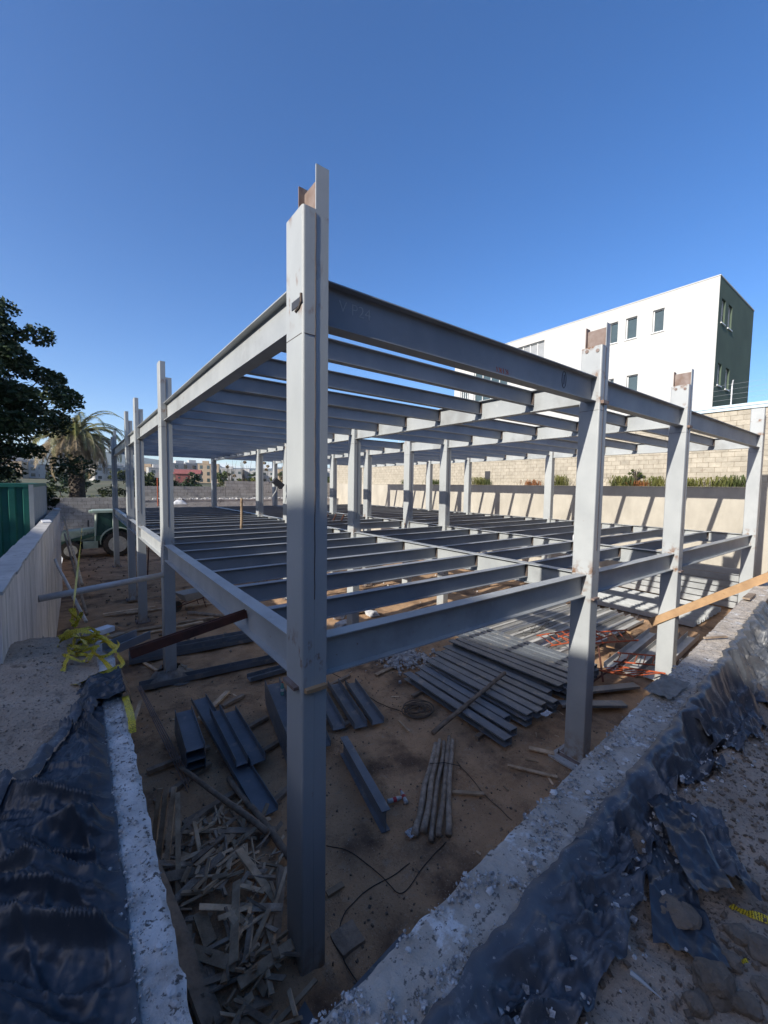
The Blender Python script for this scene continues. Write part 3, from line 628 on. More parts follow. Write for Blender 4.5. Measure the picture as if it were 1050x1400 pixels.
for a, b in (((-.75, 3.98), (.2, 4.05)), ((-.75, 3.2), (0.1, 3.6)), ((.75, 5.25), (1.25, 5.45)), ((.85, 4.2), (1.35, 4.35)), ((.75, 3.35), (1.5, 3.55)), ((.6, 2.2), (1.15, 2.45)), ((-.5, 2.55), (.35, 2.75)), ((2.9, 4.75), (3.6, 4.9)), ((2.3, 3.2), (3.3, 3.4))):
    plank((*a, .035), (*b, .035), .085, .06, 'wood_old', sl_, 'sleepers under the stored steel')
# stack behind the corner column
for k in range(4):
    lie('steel_channel', U_prof(.30, .13), 'Uc', (1.62+R_.uniform(-.012, .012), 4.75, 0), (1.20+R_.uniform(-.012, .012), 2.62+R_.uniform(-.03, .03), 0), .06+k*.134, .06+k*.134, 'stack_steel',
        'dark grey channel in the stack of four with a teal bottle on top', 'four channels stacked behind the corner column')
lie('steel_channel', U_prof(.26, .10), 'Uc2', (2.25, 4.62, 0), (1.78, 2.85, 0), .06, .06, 'stack_steel', 'dark grey channel lying open side up between two stacks', None)
lie('steel_channel', U_prof(.24, .11), 'Uc3', (2.62, 4.62, 0), (2.26, 3.14, 0), .06, .06, 'stack_steel', 'shorter dark grey channel, last but two in the row beside the corner column', None)
lie('steel_channel', U_prof(.26, .13), 'Uc4', (3.03, 4.70, 0), (2.62, 2.95, 0), .06, .06, 'stack_steel', 'dark grey channel, last but one in the row beside the corner column', None)
lie('steel_channel', U_prof(.25, .11), 'Uc5', (3.38, 4.52, 0), (2.96, 2.86, 0), .06, .06, 'stack_steel', 'outermost dark grey channel in the row beside the corner column', None)
# upright I-beam off-cut
a, b = Vector((2.02, 2.58, .31)), Vector((1.64, .88, .31))
o = bar('steel_beam', I_prof(.30, .125, .012, .009), a, b, 'stack_steel'); tag(o, 'lone dark grey I-beam standing on its flange beside two plastic bottles', 'beam')
# tied bundle of round poles
p0, p1 = (G(596, 1014, .06), G(618, 1009, .06)), (G(566, 1142, .06), G(612, 1146, .06))
for k in range(5):
    t = k/4; a = p0[0].lerp(p0[1], t); b = p1[0].lerp(p1[1], t); j = R_.uniform(-.08, .08); d = (b-a).normalized()
    a = a+d*R_.uniform(-.06, .06); b = b+d*R_.uniform(-.08, .05); zz = .05 if k in (0, 2, 4) else .075
    pole((a.x, a.y, zz), (b.x, b.y, zz), R_.uniform(.03, .044), R_.uniform(.036, .05), 'log', 'grey round timber pole in the tied bundle on the dirt', 'bundle of round poles', wob=.045)
tb = []
c0, c1 = G(588, 1052, .0), G(628, 1055, .0)
tag(ob('wire_tie', MB().tube([(c0.x-.02, c0.y+.02, .03), (c0.x, c0.y, .10), (c0.lerp(c1, .5).x, c0.lerp(c1, .5).y, .135), (c1.x, c1.y, .10), (c1.x+.02, c1.y-.02, .03)], .006, 6), 'cable'), 'thin wire tied round the bundle of poles', 'wire')
# large dark stack of purlins, lying side by side
n = 15
for k in range(n):
    t = k/(n-1); a = Vector((4.60, 3.86, 0)).lerp(Vector((8.05, 4.95, 0)), t); b = Vector((4.44, 1.0, 0)).lerp(Vector((8.25, 1.45, 0)), t)
    a += Vector((R_.uniform(-.02, .02), R_.uniform(-.12, .14), 0)); b += Vector((R_.uniform(-.02, .02), R_.uniform(-.2, .14), 0))
    if k == 2: b.y += .25
    rise = 1 if k < 3 else (2 if k < 8 else 3)
    for q in range(rise):
        if q < rise-1 and 0 < k < n-1 and k % 3: continue
        z = .07+q*.09
        lie('purlin', C_prof(.19, .14), 'Zc', a+Vector((q*.03, R_.uniform(-.05, .05), 0)), b+Vector((q*.03, R_.uniform(-.05, .05), 0)), z, z, 'stack_steel', 'dark grey steel purlin in the broad shaded stack under the loose pole', 'purlins in the broad dark stack')
for yy_ in (1.5, 3.3): plank((4.2, yy_, .03), (8.5, yy_+.5, .03), .08, .06, 'wood_old', sl_, 'sleepers under the stored steel')
for a, b in (((7.2, 1.2), (8.6, .55)), ((6.4, 1.15), (7.5, .35))):
    lie('purlin', Z_prof(.2, .10), 'Zp', (*a, 0), (*b, 0), .05, .05, 'stack_steel', 'dark grey purlin off-cut on the dirt at the end of the broad stack', 'purlin off-cuts')
a, b = G(592, 990, .30), G(690, 922, .42)
pole((a.x, a.y, .13), (b.x, b.y, .46), .045, .04, 'wood_old', 'loose dark pole lying across the broad stack of purlins', None)
# pale sunlit stack
n = 9
for k in range(n):
    t = k/(n-1); a = Vector((8.15, 4.95, 0)).lerp(Vector((8.45, 2.35, 0)), t); b = Vector((13.6, 4.95, 0)).lerp(Vector((14.4, 2.5, 0)), t)
    a += Vector((R_.uniform(-.25, .25), 0, 0)); b += Vector((R_.uniform(-.5, .3), 0, 0))
    for q in range(2 if 1 < k < 7 else 1):
        lie('purlin', U_prof(.24, .09), 'Ug', a+Vector((0, q*.04, 0)), b+Vector((0, q*.04, 0)), .06+q*.095, .06+q*.095, 'galv_white', 'pale steel channel in the sunlit stack next to the red frames', 'pale channels in the sunlit stack')
for k in range(3):
    lie('purlin', U_prof(.30, .16), 'Uh', (9.1+k*.15, 1.35-k*.40, 0), (13.0+k*.3, 1.72-k*.42, 0), .05, .05, 'galv_white', 'pale steel channel lying alone on the dirt beside the column with the board', 'pale channels beside the board column')
for xx in (8.9, 12.5): plank((xx, 2.2, .025), (xx+.1, 5.1, .025), .09, .05, 'wood_fresh', 'fresh timber sleeper under the sunlit channels', 'sleepers under the sunlit stack')
plank((8.3, 4.05, .09), (9.0, 4.2, .09), .22, .03, 'wood_fresh', 'short pale board lying on the sunlit stack by the wire', None)
plank((10.7, 2.0, .42), (10.0, 1.75, .30), .2, .05, 'wood_fresh', 'short fresh board lying on the red frames', None)
# stacked sheets and channels below the floor by the cream wall
for k in range(7):
    lie('steel_channel', U_prof(.28, .16), 'Uw', (14.9+k*.46, 1.2, 0), (14.9+k*.46, 5.6, 0), .05+.165*0, .05, 'zinc', 'pale steel channel on edge in the stack at the foot of the cream wall', 'channels at the foot of the cream wall')
for k in range(6):
    o = ob('sheet', MB().rng((0, 0, 0), (.05, 4.2, .22)), 'zinc'); o.location = (18.55, .9, .1+k*.26); o.rotation_euler = (0, rad(-8), 0); tag(o, 'long pale sheet leaning in a rack against the cream wall', 'sheet', 'sheets leaning on the cream wall')
# red shoring frames tumbled by the second column
def red_frame(loc, rot, w_, h_, rungs, label, group):
    t = empty('scaffold_frame', loc, label, 'scaffold', group); t.rotation_euler = rot
    for s in (0, w_): ob('upright', MB().tube([(s, 0, 0), (s, 0, h_)], .02, 7), 'red_paint', t)
    for k in range(rungs): z = .08+(h_-.16)*k/(rungs-1); ob('rung', MB().tube([(0, 0, z), (w_, 0, z)], .013, 6), 'red_paint', t)
for k, (lx, ly, lz, rx, rz, w_, h_, n) in enumerate(((8.75, 2.75, .30, 84, 62, .75, 1.6, 7), (9.3, 2.3, .36, 80, 40, .8, 1.5, 8), (8.6, 1.6, .12, 72, -25, .8, 1.4, 6), (9.4, 1.4, .18, 80, 15, .7, 1.3, 7), (9.05, 2.1, .44, 86, 80, .7, 1.3, 6))):
    red_frame((lx, ly, lz), (rad(rx), 0, rad(rz)), w_, h_, n, 'red-painted tubular frame in the tumbled heap beside the rust-stained column', 'tumbled red frames')
for a, b in (((8.3, 1.15, .06), (9.3, 1.75, .5)), ((8.1, 1.3, .05), (9.6, 1.2, .25))):
    pole(a, b, .022, .022, 'red_primer', 'thin rusty tube leaning on the tumbled red frames', 'rusty tubes', name='steel_tube', wob=0)
# steel lying along the row of columns facing the container
def xbeam(pa, pb, w_, h_, lb, z=.04, m='stack_steel', prof=None):
    a, b = G(*pa, z+h_), G(*pb, z+h_); o = bar('steel_beam', prof or U_prof(w_, h_), (a.x, a.y, z), (b.x, b.y, z), m); tag(o, lb, 'beam')
xbeam((176, 893), (345, 862), .3, .2, 'long dark beam lying on the dirt past the column with the white pipe', prof=H_prof(.3, .2))
xbeam((176, 902), (345, 871), .2, .1, 'second long dark beam lying beside the first past the white-pipe column')
xbeam((190, 935), (392, 893), .24, .12, 'long grey channel on the dirt touching the wrapped base of the white-pipe column')
xbeam((340, 924), (420, 902), .26, .10, 'short grey channel beside the stack with the teal bottle')
# ------------------------------------------------------------------ scrap wood
pile_c = Vector((-.28, 1.05, 0))
def pile_h(x, y): return max(0, .34-.22*math.hypot((x+.35)/.75, (y-.95)/1.35)) 
for k in range(290):
    u, v = R_.random(), R_.random(); y = -.35+2.75*v; x0_, x1_ = -1.13, .12+.42*max(0, (y-.1)/2.2)
    if y < .5: x1_ = -.12+.2*max(0, y)
    x = x0_+(x1_-x0_)*u
    L_ = R_.choice((.10, .15, .2, .26, .32, .4)); wd = R_.choice((.018, .025, .035, .045, .06)); th = R_.choice((.008, .014, .02, .028))
    if k % 17 == 0: L_, wd = R_.uniform(.45, .8), R_.choice((.03, .06, .09))
    if k % 47 == 5: L_, wd, th = R_.uniform(.2, .3), R_.uniform(.11, .15), .016
    mb = MB().box((0, 0, 0), (L_, wd, th)); me = mb.mesh('scrap_wood', False, R_.choice(('wood_grey', 'wood_grey', 'wood_grey', 'wood_old', 'log')))
    for vtx in me.vertices: vtx.co += Vector((R_.uniform(-.012, .012), R_.uniform(-.006, .006), R_.uniform(-.003, .003)))
    o = link('scrap_wood', me); z = pile_h(x, y)+.03+R_.uniform(-.02, .05)
    o.location = (x, y, z); o.rotation_euler = (R_.gauss(0, .3), R_.gauss(0, .28), R_.uniform(0, 6.28))
    tag(o, 'off-cut of grey scrap wood in the heap between the corner column and the wall', 'scrap wood', 'heap of scrap wood')
stuff(ob('sawdust', MB().grid(lambda u, v: (-1.2+u*1.6, -.5+v*3.0, pile_h(-1.2+u*1.6, -.5+v*3.0)-.045+.02*N(u*20, v*30)), 40, 60), 'dirt', smooth=True))
# split planks leaning on the wall, long board, poles and rods
for k, (px, py, qx, qy) in enumerate(((219, 1078, 206, 1130), (228, 1076, 212, 1150), (238, 1076, 222, 1160), (243, 1084, 240, 1180))):
    a, b = G(px, py, .75), G(qx, qy, .32); plank((a.x, a.y, .75), (b.x-.02, b.y-.25, .10), .055, .045, 'wood_grey', 'pale split plank leaning against the broken-topped wall', 'split planks leaning on the wall')
plank((-1.02, 1.75, .55), (-.72, -.1, .16), .2, .03, 'wood_old', 'long dark board tilted along the broken-topped wall above the scrap heap', None, up=(.5, 0, 1))
pole((-.34, 3.55, .17), (.26, 1.5, .30), .035, .04, 'wood_old', 'round pole sloping from the rods down into the scrap heap', None)
pole((.22, 3.0, .08), (.40, .95, .22), .04, .045, 'wood_old', 'round pole lying beside the long channel into the scrap heap', None)
pole((-1.05, 4.6, .05), (-.98, 2.1, .8), .03, .03, 'wood_old', 'thin dark pole standing along the broken-topped wall', None)
for k in range(4): pole((-.62+k*.02, 6.5, .35), (-.33+k*.03, 3.1+k*.1, .06), .008, .008, 'bare_steel', 'thin steel rod in the bundle lying past the wall end', 'bundle of steel rods', name='steel_rod', wob=.004)
plank((-.62, 5.9, .3), (-.95, 5.0, .05), .07, .03, 'wood_grey', 'short plank propped up near the steel rods', None)
plank((.25, 5.0, .06), (1.0, 5.75, .06), .10, .05, 'wood_grey', 'pale timber lying across the end of the long channel', None)
# loose boards on the dirt
for a, b, wd, lb in (((723, 1022), (758, 1030), .09, 'short pale board on the dirt near the broad dark stack'), ((694, 1046), (762, 1062), .055, 'thin pale lath on the dirt beside the concrete footing'), ((617, 1082), (662, 1085), .06, 'short lath poking out from under the pole bundle'), ((447, 1222), (469, 1208), .07, 'small off-cut of board beside the corner column'), ((514, 922), (540, 910), .1, 'short board lying near the pile of pale rubble'), ((618, 880), (632, 893), .14, 'squarish board scrap behind the broad dark stack'),
                     ((545, 985), (560, 1000), .03, 'short stick beside the coil of hose'), ((196, 905), (214, 916), .07, 'short block of timber beyond the wall end')):
    p, q = G(*a, .03), G(*b, .03); plank((p.x, p.y, .025), (q.x, q.y, .025), wd, .025, 'wood_grey', lb, None)
for k in range(46):
    x, y = R_.uniform(-.6, 6.5), R_.uniform(-1.2, 7.5); a_ = R_.uniform(0, 6.28); L_ = R_.uniform(.05, .22); z = pit_h(x, y)+.012
    plank((x, y, z), (x+L_*math.cos(a_), y+L_*math.sin(a_), z+.004), R_.uniform(.012, .04), .012, 'wood_grey', 'small splinter of wood scattered on the bare dirt of the pit', 'splinters on the dirt', name='wood_splinter', cat='splinter')
# footings
def footing(x, y, sx_, sy_, h, lb, m='concrete'):
    mb = MB(); bmv = MB().box((0, 0, h/2), (sx_, sy_, h)); me = bmv.mesh('footing', False, m)
    bm = bmesh.new(); bm.from_mesh(me); bmesh.ops.subdivide_edges(bm, edges=bm.edges, cuts=4, use_grid_fill=True)
    for v in bm.verts: v.co += Vector((N(v.co.x*6, v.co.y*6, x), N(v.co.y*6, v.co.z*6, y), N(v.co.x*8, v.co.z*8, x+y)))*.025
    bm.to_mesh(me); bm.free(); o = link('footing', me); o.location = (x, y, -.02); tag(o, lb, 'footing')
footing(XS[1]+.06, .17, .62, .62, .035, 'rough concrete footing under the rust-stained column')
footing(.12, .17, .44, .54, .03, 'dark concrete footing under the corner column')
footing(.56, .10, .28, .24, .05, 'broken slab of concrete beside the foot of the corner column', 'wood_old')
# base beams round the corner column foot
for a, b, lb in (((-.18, .62, .10), (-.05, -.62, .10), 'dark steel channel on the dirt running along the corner column towards the scrap heap'), ((-.02, -.42, .10), (1.0, -.30, .10), 'dark steel channel on the dirt between corner column and rubble-strewn wall')):
    o = bar('steel_channel', I_prof(.12, .10), a, b, 'stack_steel'); tag(o, lb, 'beam')
# sacking round the base of the white-pipe column
def sk(u, v):
    a = 2*math.pi*u; r = .22+.28*v+.06*N(u*9, v*3, 4)*(1+v) + .05*math.sin(a*4); z = .26*(1-v)**1.3+.03*N(u*14, v*6, 2)+.01
    return (.12+r*math.cos(a), YS[1]+.17+r*math.sin(a), max(.012, z))
tag(ob('sacking', MB().grid(sk, 60, 10), 'sack', smooth=True), 'grey torn sacking wrapped round the base of the white-pipe column', 'sack')
# rubble heap between stacks
def rock_me(seed, rough=.25, sub=1):
    bm = bmesh.new(); bmesh.ops.create_icosphere(bm, subdivisions=sub, radius=1); rr = random.Random(seed)
    for v in bm.verts: v.co *= 1+rr.uniform(-rough, rough)
    me = bpy.data.meshes.new('rock'); bm.to_mesh(me); bm.free(); return me
def chips(n, fn, s0, s1, m, name, label=None):
    mb = MB()
    for k in range(n):
        p = fn(); s = s0+(s1-s0)*R_.random()**2; rot = Matrix.Rotation(R_.uniform(0, 6.28), 3, 'Z') @ Matrix.Rotation(R_.uniform(0, 6.28), 3, 'X')
        vs_ = [rot @ Vector((i*s*R_.uniform(.5, 1.1), j*s*R_.uniform(.5, 1.0), q*s*R_.uniform(.3, .7))) + Vector(p) for i in (-1, 1) for j in (-1, 1) for q in (-1, 1)]
        mb.add(vs_, [(0, 1, 3, 2), (4, 6, 7, 5), (0, 4, 5, 1), (2, 3, 7, 6), (0, 2, 6, 4), (1, 5, 7, 3)])
    return stuff(ob(name, mb, m))
rc = G(553, 897, .1)
def rp():
    x, y = R_.gauss(0, .35), R_.gauss(0, .42); return (rc.x+x, rc.y+y, max(.02, .14-.16*math.hypot(x, y))+R_.uniform(0, .03))
chips(420, rp, .015, .065, 'rubble', 'rubble')
chips(2600, lambda: (lambda x, y: (x, y, pit_h(x, y)+.004))(R_.uniform(-.9, 7), R_.uniform(-1.4, 7.5)), .004, .02, 'clod', 'gravel')
chips(260, lambda: (R_.uniform(9, 18), R_.uniform(-.6, 12), .02), .01, .04, 'rubble', 'rubble')
chips(500, lambda: (R_.uniform(-1.8, 6), R_.uniform(8, 28), .02), .01, .06, 'clod', 'gravel')
# bottles
def bottle(loc, rot, m, label, s=1.0):
    o = ob('bottle', MB().lathe([(.001, 0), (.030, .003), (.034, .02), (.032, .07), (.034, .12), (.033, .17), (.022, .215), (.0125, .235), (.0125, .25)], 16), m, smooth=True); o.location = loc; o.rotation_euler = rot; o.scale = (s,)*3
    cp_ = ob('cap', MB().lathe([(.0145, .251), (.0145, .268), (.001, .269)], 12), 'plastic_red', o); lbm = ob('paper_label', MB().lathe([(.0335, .085), (.0345, .09), (.0345, .135), (.0335, .14)], 16), 'plastic_red' if m == 'plastic_clear' else 'paper', o, True)
    tag(o, label, 'bottle')
p = G(537, 1092, .035); bottle((p.x-.1, p.y, .036), (rad(90), 0, rad(75)), 'plastic_clear', 'empty clear plastic bottle touching the lone I-beam')
p = G(556, 1098, .035); bottle((p.x, p.y, .036), (rad(90), 0, rad(160)), 'plastic_clear', 'empty clear plastic bottle lying apart between I-beam and pole bundle')
p = G(386, 945, .62); bottle((p.x, p.y, .54), (0, 0, 0), 'plastic_teal', 'teal plastic bottle standing on the stack of four channels')
o = ob('plastic_bag', MB().grid(lambda u, v: (.24*(u-.5)+.02*N(u*9, v*9), .12*(v-.5)+.02*N(u*9, v*9, 4), .03+.035*N(u*7, v*7, 3)), 16, 12), 'paper', smooth=True); p = G(747, 976, .3); o.location = (p.x, p.y, .28); tag(o, 'crumpled white plastic bag on the broad dark stack', 'bag')
o = ob('plastic_bag', MB().grid(lambda u, v: (.16*(u-.5)+.02*N(u*9, v*9), .12*(v-.5)+.02*N(u*9, v*9, 4), .03+.03*N(u*7, v*7, 8)), 16, 12), 'paper', smooth=True); p = G(567, 1135, .03); o.location = (p.x-.05, p.y, .0); tag(o, 'white scrap of plastic under the foot of the pole bundle', 'bag')
# hose coil and cables
p = G(570, 972, .02); path = []
for k in range(200):
    a = k*.28; r = .20+.10*math.sin(k*.13)+.05*N(k*.2, 3); path.append((p.x+r*1.2*math.cos(a)+.12*N(k*.05, 1), p.y+r*math.sin(a)+.12*N(k*.05, 5), .02+.0004*k))
tag(ob('hose', MB().tube(path, .011, 6), 'cable_brown', smooth=True), 'loose coil of thin brown hose on the dirt near the pole end', 'hose')
def cable(pts, r, m, label, z=.012, name='cable'):
    w3 = [G(x, y, z) for x, y in pts]; path = []
    for i in range(len(w3)-1):
        p0_, p1_, p2_, p3_ = w3[max(i-1, 0)], w3[i], w3[i+1], w3[min(i+2, len(w3)-1)]
        for k in range(8):
            t = k/8; path.append(.5*((2*p1_)+(p2_-p0_)*t+(2*p0_-5*p1_+4*p2_-p3_)*t*t+(3*p1_-p0_-3*p2_+p3_)*t**3))
    path.append(w3[-1])
    for q in path: q.z = pit_h(q.x, q.y)+r+.004
    tag(ob(name, MB().tube(path, r, 6), m, smooth=True), label, 'cable')
cable([(446, 1155), (480, 1162), (520, 1195), (550, 1220), (580, 1180), (610, 1150)], .005, 'cable', 'thin black cable curling over the dirt to the foot of the pole bundle')
cable([(560, 1180), (530, 1200), (500, 1215), (475, 1240), (464, 1270), (470, 1310), (490, 1345)], .005, 'cable', 'thin black cable curving back to the broken slab by the corner column')
cable([(447, 915), (480, 935), (520, 960), (550, 970)], .007, 'cable', 'thin dark cable running from the row of channels to the hose coil')
cable([(625, 1040), (650, 1070), (680, 1100), (700, 1118)], .006, 'cable_brown', 'thin brown cord stretching from the pole bundle over the dirt')
o = ob('wire_coil', MB().tube([(R_.uniform(-.5, .5)+k*.03, .12*math.sin(k*.9), .1+.1*math.cos(k*.9)) for k in range(40)], .006, 5), 'cable'); o.location = (9.0, 3.7, .25); tag(o, 'tangle of thin wire lying on the sunlit channels', 'wire')

# ================================================================== foreground: sheeting, dirt, rubble
def ridge(x, y, s=0.0): return (1-abs(2*N(x, y, s)))
def xl(y):
    pts = [(-2.6, -3.3), (-1.0, -2.45), (-.23, -1.93), (0, -1.76), (.79, -1.43), (.95, -1.415)]
    for (a, b), (c, d) in zip(pts, pts[1:]):
        if a <= y <= c: return b+(d-b)*(y-a)/(c-a)
    return -1.41
def tarp_z(x, y):
    d = max(0, min(1, (-1.40-x)/.10)); g = left_h(x, y)
    s = y+.55*(x+1.4)+.10*N(x*2.2, y*2.2, 8); t = x-.3*y
    wr_ = .10*max(0, ridge(s*2.6, t*.6, 1))**3 + .055*max(0, ridge(s*6.0, t*.9, 3))**4 + .008*max(0, ridge(s*15, t*2.0, 5))**3 + .015*max(0, ridge(x*5+y*2, y*3, 12))**8 + .03*N(x*1.5, y*1.5, 2)
    return (2.768-.02*d)*(1-d)+d*(g+.015+wr_*1.3)
def tarp_fn(u, v):
    y = -2.5+3.45*v; x0_ = -1.395-.012*N(y*4, 3); x1_ = xl(y); x = x0_+(x1_-x0_)*u; x += .012*N(x*9, y*9, 4)*u
    return (x, y, tarp_z(x, y))
tag(ob('plastic_sheet', MB().grid(tarp_fn, 150, 380), 'tarp', smooth=True), 'wrinkled black plastic sheet spread over the dirt beside the broken-topped wall', 'plastic sheet')
def strip_fn(u, v):
    y = -.62+1.5*v; x = xl(y)+.015-.13*u*(1.1-.6*v); return (x, y, max(tarp_z(x, y), left_h(x, y))+.03+.025*math.sin(u*math.pi)+.008*N(x*12, y*12))
tag(ob('plastic_sheet', MB().grid(strip_fn, 14, 120), 'tarp_dusty', smooth=True), 'folded-back edge strip of the black sheet on the dirt', 'plastic sheet')
def bunch_fn(u, v):
    x = -1.58+.40*u; y = .80+.55*v+.15*(u-.5); z = 2.775+.05*ridge(x*5, y*9, 2)+.03*ridge(x*14, y*22, 5)-.35*max(0, u-.86)*3-.10*max(0, .25-u)*4
    return (x+.02*N(y*9, x*5), y, z)
tag(ob('plastic_sheet', MB().grid(bunch_fn, 50, 60), 'tarp', smooth=True), 'bunched black sheet pulled over the top of the broken-topped wall', 'plastic sheet')
o = stuff(ob('gravel', MB(), 'gravel')); bpy.data.objects.remove(o)
# crushed concrete on both wall tops
def wl():
    y = R_.uniform(-2.2, 1.0); return (R_.choice((R_.uniform(-1.41, -1.25), R_.gauss(-1.385, .02))), y, 2.765+.02*FB(-1.3*7, y*7, 1))
chips(700, wl, .002, .008, 'gravel', 'gravel')
def wr2():
    x = -1.1+4.8*R_.random()**1.7; t = R_.random(); y = wallR_in(x)+(wallR_out(x)-wallR_in(x))*t
    if N(x*3.1, y*7) + .6*N(x*9, y*9) < .03: return wr2()
    return (x, y, 2.765+.022*FB(x*7, y*7, 1))
chips(2200, wr2, .002, .010, 'gravel', 'gravel')
chips(900, lambda: (lambda x, d: (x, wallR_out(x)-d, right_h(x, wallR_out(x)-d)+R_.uniform(.035, .075)))(R_.uniform(-.9, 3.2), abs(R_.gauss(.08, .14))), .004, .017, 'gravel', 'gravel')
for k in range(70):
    s = R_.uniform(.010, .024); me = rock_me(200+k, .3); me.materials.append(MATS['rubble']); o = link('concrete_chunk', me)
    if k < 22: x, y = R_.uniform(-1.4, -1.27), R_.uniform(-2.1, .6); lb, gr_ = 'lump of broken concrete lying on the broken-topped wall by the black sheet', 'lumps on the broken-topped wall'
    elif k < 56: x = R_.uniform(-1.0, 2.6); y = wallR_in(x)-R_.uniform(.02, .26); lb, gr_ = 'lump of broken concrete lying on the rubble-strewn wall', 'lumps on the rubble-strewn wall'
    else: x = R_.uniform(-.2, 2.4); y = wallR_out(x)-R_.uniform(.03, .22); lb, gr_ = 'lump of broken concrete fallen behind the rubble-strewn wall', 'lumps fallen behind the wall'
    o.location = (x, y, 2.775+s*.3 if k < 56 else right_h(x, y)+s*.5+.05); o.scale = (s, s*R_.uniform(.6, 1), s*R_.uniform(.4, .8)); o.rotation_euler = (R_.uniform(-.4, .4), R_.uniform(-.4, .4), R_.uniform(0, 6)); tag(o, lb, 'concrete lump', gr_)
# plastic sheets behind the rubble-strewn wall
def back_sheet(x0_, x1_, w_, seed, drop):
    def fn(u, v):
        x = x0_+(x1_-x0_)*u; wv = w_*(1+.5*N(x*2.2, seed)); k = v/.15; q = max(0, (v-.15)/.85); y = wallR_out(x)+.035+.035*N(x*5, seed+2)+.012*N(x*17, seed)-(.06+.05*N(x*4, seed+1))*min(1, k)-wv*q
        t = min(1, q*(1.6+.9*N(x*3, seed+5))); zt = 2.785+.012*N(x*9, seed); zg = right_h(x, y)+.02
        z = zt*(1-t)**1.2+(zg)*(1-(1-t)**1.2); z += (.07*max(0, ridge(x*3.2+y*2, y*5, seed))**4+.03*max(0, ridge(x*8, y*9+x*3, seed+4))**4+.02*max(0, ridge(x*13, y*14, seed+6))**5)*min(1, q*5)
        if v < .15: z += (.010+.012*N(x*6, seed+3))*math.sin(v/.15*math.pi)
        return (x, y, max(z, zg if t >= 1 else z))
    return MB().grid(fn, int(60*(x1_-x0_)), 46)
tag(ob('plastic_sheet', back_sheet(-1.0, .75, .27, 3, 0), 'tarp_dusty', smooth=True), 'crumpled black sheet with rubble caught in it, close behind the rubble-strewn wall', 'plastic sheet')
tag(ob('plastic_sheet', back_sheet(.5, 2.6, .22, 8, 0), 'tarp_dusty', smooth=True), 'dusty grey sheet draped down behind the rubble-strewn wall by the big dirt clod', 'plastic sheet')
tag(ob('plastic_sheet', back_sheet(2.5, 7.5, .34, 14, 0), 'tarp_dusty', smooth=True), 'long dusty sheet hanging over the trench behind the rubble-strewn wall', 'plastic sheet')
def pxsheet(cs, z, amp, seed, m, label, n=34, curl=0.0):
    P4 = [G(*c, z) for c in cs]
    def fn(u, v):
        a = P4[0].lerp(P4[1], u); b = P4[3].lerp(P4[2], u); p = a.lerp(b, v); e = .02*(N(u*6, v*6, seed))
        zz = max(right_h(p.x, p.y)+.015, 0)+z-2.62 + 1.1*amp*max(0, ridge(p.x*3+seed, p.y*5, seed))**4 + .5*amp*max(0, ridge(p.x*9+p.y*3, p.y*10, seed))**5
        zz += curl*max(0, u-.8)
        return (p.x+e, p.y+e*.6, zz)
    o = ob('plastic_sheet', MB().grid(fn, n, n), m, smooth=True); tag(o, label, 'plastic sheet')
pxsheet(((884, 1090), (918, 1086), (1004, 1240), (946, 1232)), 2.70, .03, 1, 'tarp', 'smooth dark folded flap of sheet lying over other sheets on the dirt', curl=-.02)
pxsheet(((920, 1108), (985, 1122), (1042, 1248), (985, 1222)), 2.655, .05, 5, 'tarp_dusty', 'torn grey sheet tucked under the smooth dark flap')
pxsheet(((878, 1130), (930, 1190), (1000, 1350), (892, 1300)), 2.64, .03, 9, 'tarp', 'flat dark sheet half buried in dirt below the smooth dark flap')
pxsheet(((560, 1345), (690, 1300), (720, 1400), (470, 1480)), 2.66, .05, 12, 'tarp', 'blue-black sheet lying flat against the rubble close to the wall corner')
pxsheet(((745, 1210), (850, 1130), (870, 1190), (770, 1290)), 2.66, .06, 17, 'tarp_dusty', 'crumpled dusty sheet between the wall and the big dirt clod')
# clods and stones
def boulder(px, py, rpx, z, m, label, flat=.7, group=None, seed=0):
    p = G(px, py, z); d = (p-CAM).dot(_f2); r = rpx*d/FPX; bm = bmesh.new(); bmesh.ops.create_icosphere(bm, subdivisions=3, radius=1)
    for v in bm.verts:
        c = v.co.copy(); f = 1+.35*N(c.x*1.3+seed, c.y*1.3, c.z*1.3)+.12*N(c.x*4, c.y*4+seed, c.z*4)+.05*N(c.x*10, c.y*10+seed, c.z*10)
        v.co = c*f
    me = bpy.data.meshes.new('rock'); bm.to_mesh(me); bm.free(); me.materials.append(MATS[m])
    o = link('dirt_clod' if m == 'clod' else 'rock', me); o.location = (p.x, p.y, right_h(p.x, p.y)+r*.35); o.scale = (r*R_.uniform(.9, 1.2), r, r*flat); o.rotation_euler = (R_.uniform(-.3, .3), R_.uniform(-.3, .3), R_.uniform(0, 6)); tag(o, label, 'rock', group)
boulder(868, 1150, 19, 2.68, 'clod', 'large dark dirt clod sitting on the dusty sheet beside the smooth flap', .8, seed=1)
boulder(925, 1250, 24, 2.68, 'clod', 'long dark dirt clod lying on the half-buried sheet', .6, seed=4)
boulder(977, 1356, 26, 2.66, 'clod', 'big pale-topped stone below the end of the half-buried sheet', .75, seed=7)
for k, (x, y, r) in enumerate(((1038, 1312, 18), (1010, 1288, 16), (955, 1385, 15), (1020, 1392, 17), (1000, 1330, 12), (1045, 1370, 14), (835, 1220, 11), (690, 1345, 8), (800, 1290, 9), (1030, 1210, 7), (560, 1375, 9), (600, 1390, 7))):
    boulder(x, y, r, 2.64, 'clod', 'dark stone among the loose clods on the dirt behind the sheets', .7, 'loose stones on the dirt', 20+k)
def rg():
    x = R_.uniform(-.8, 4.5); y = R_.uniform(-3.3, -2.1)
    while y > wallR_out(x)-.04: y = R_.uniform(-3.3, -2.1)
    return (x, y, right_h(x, y)+.006)
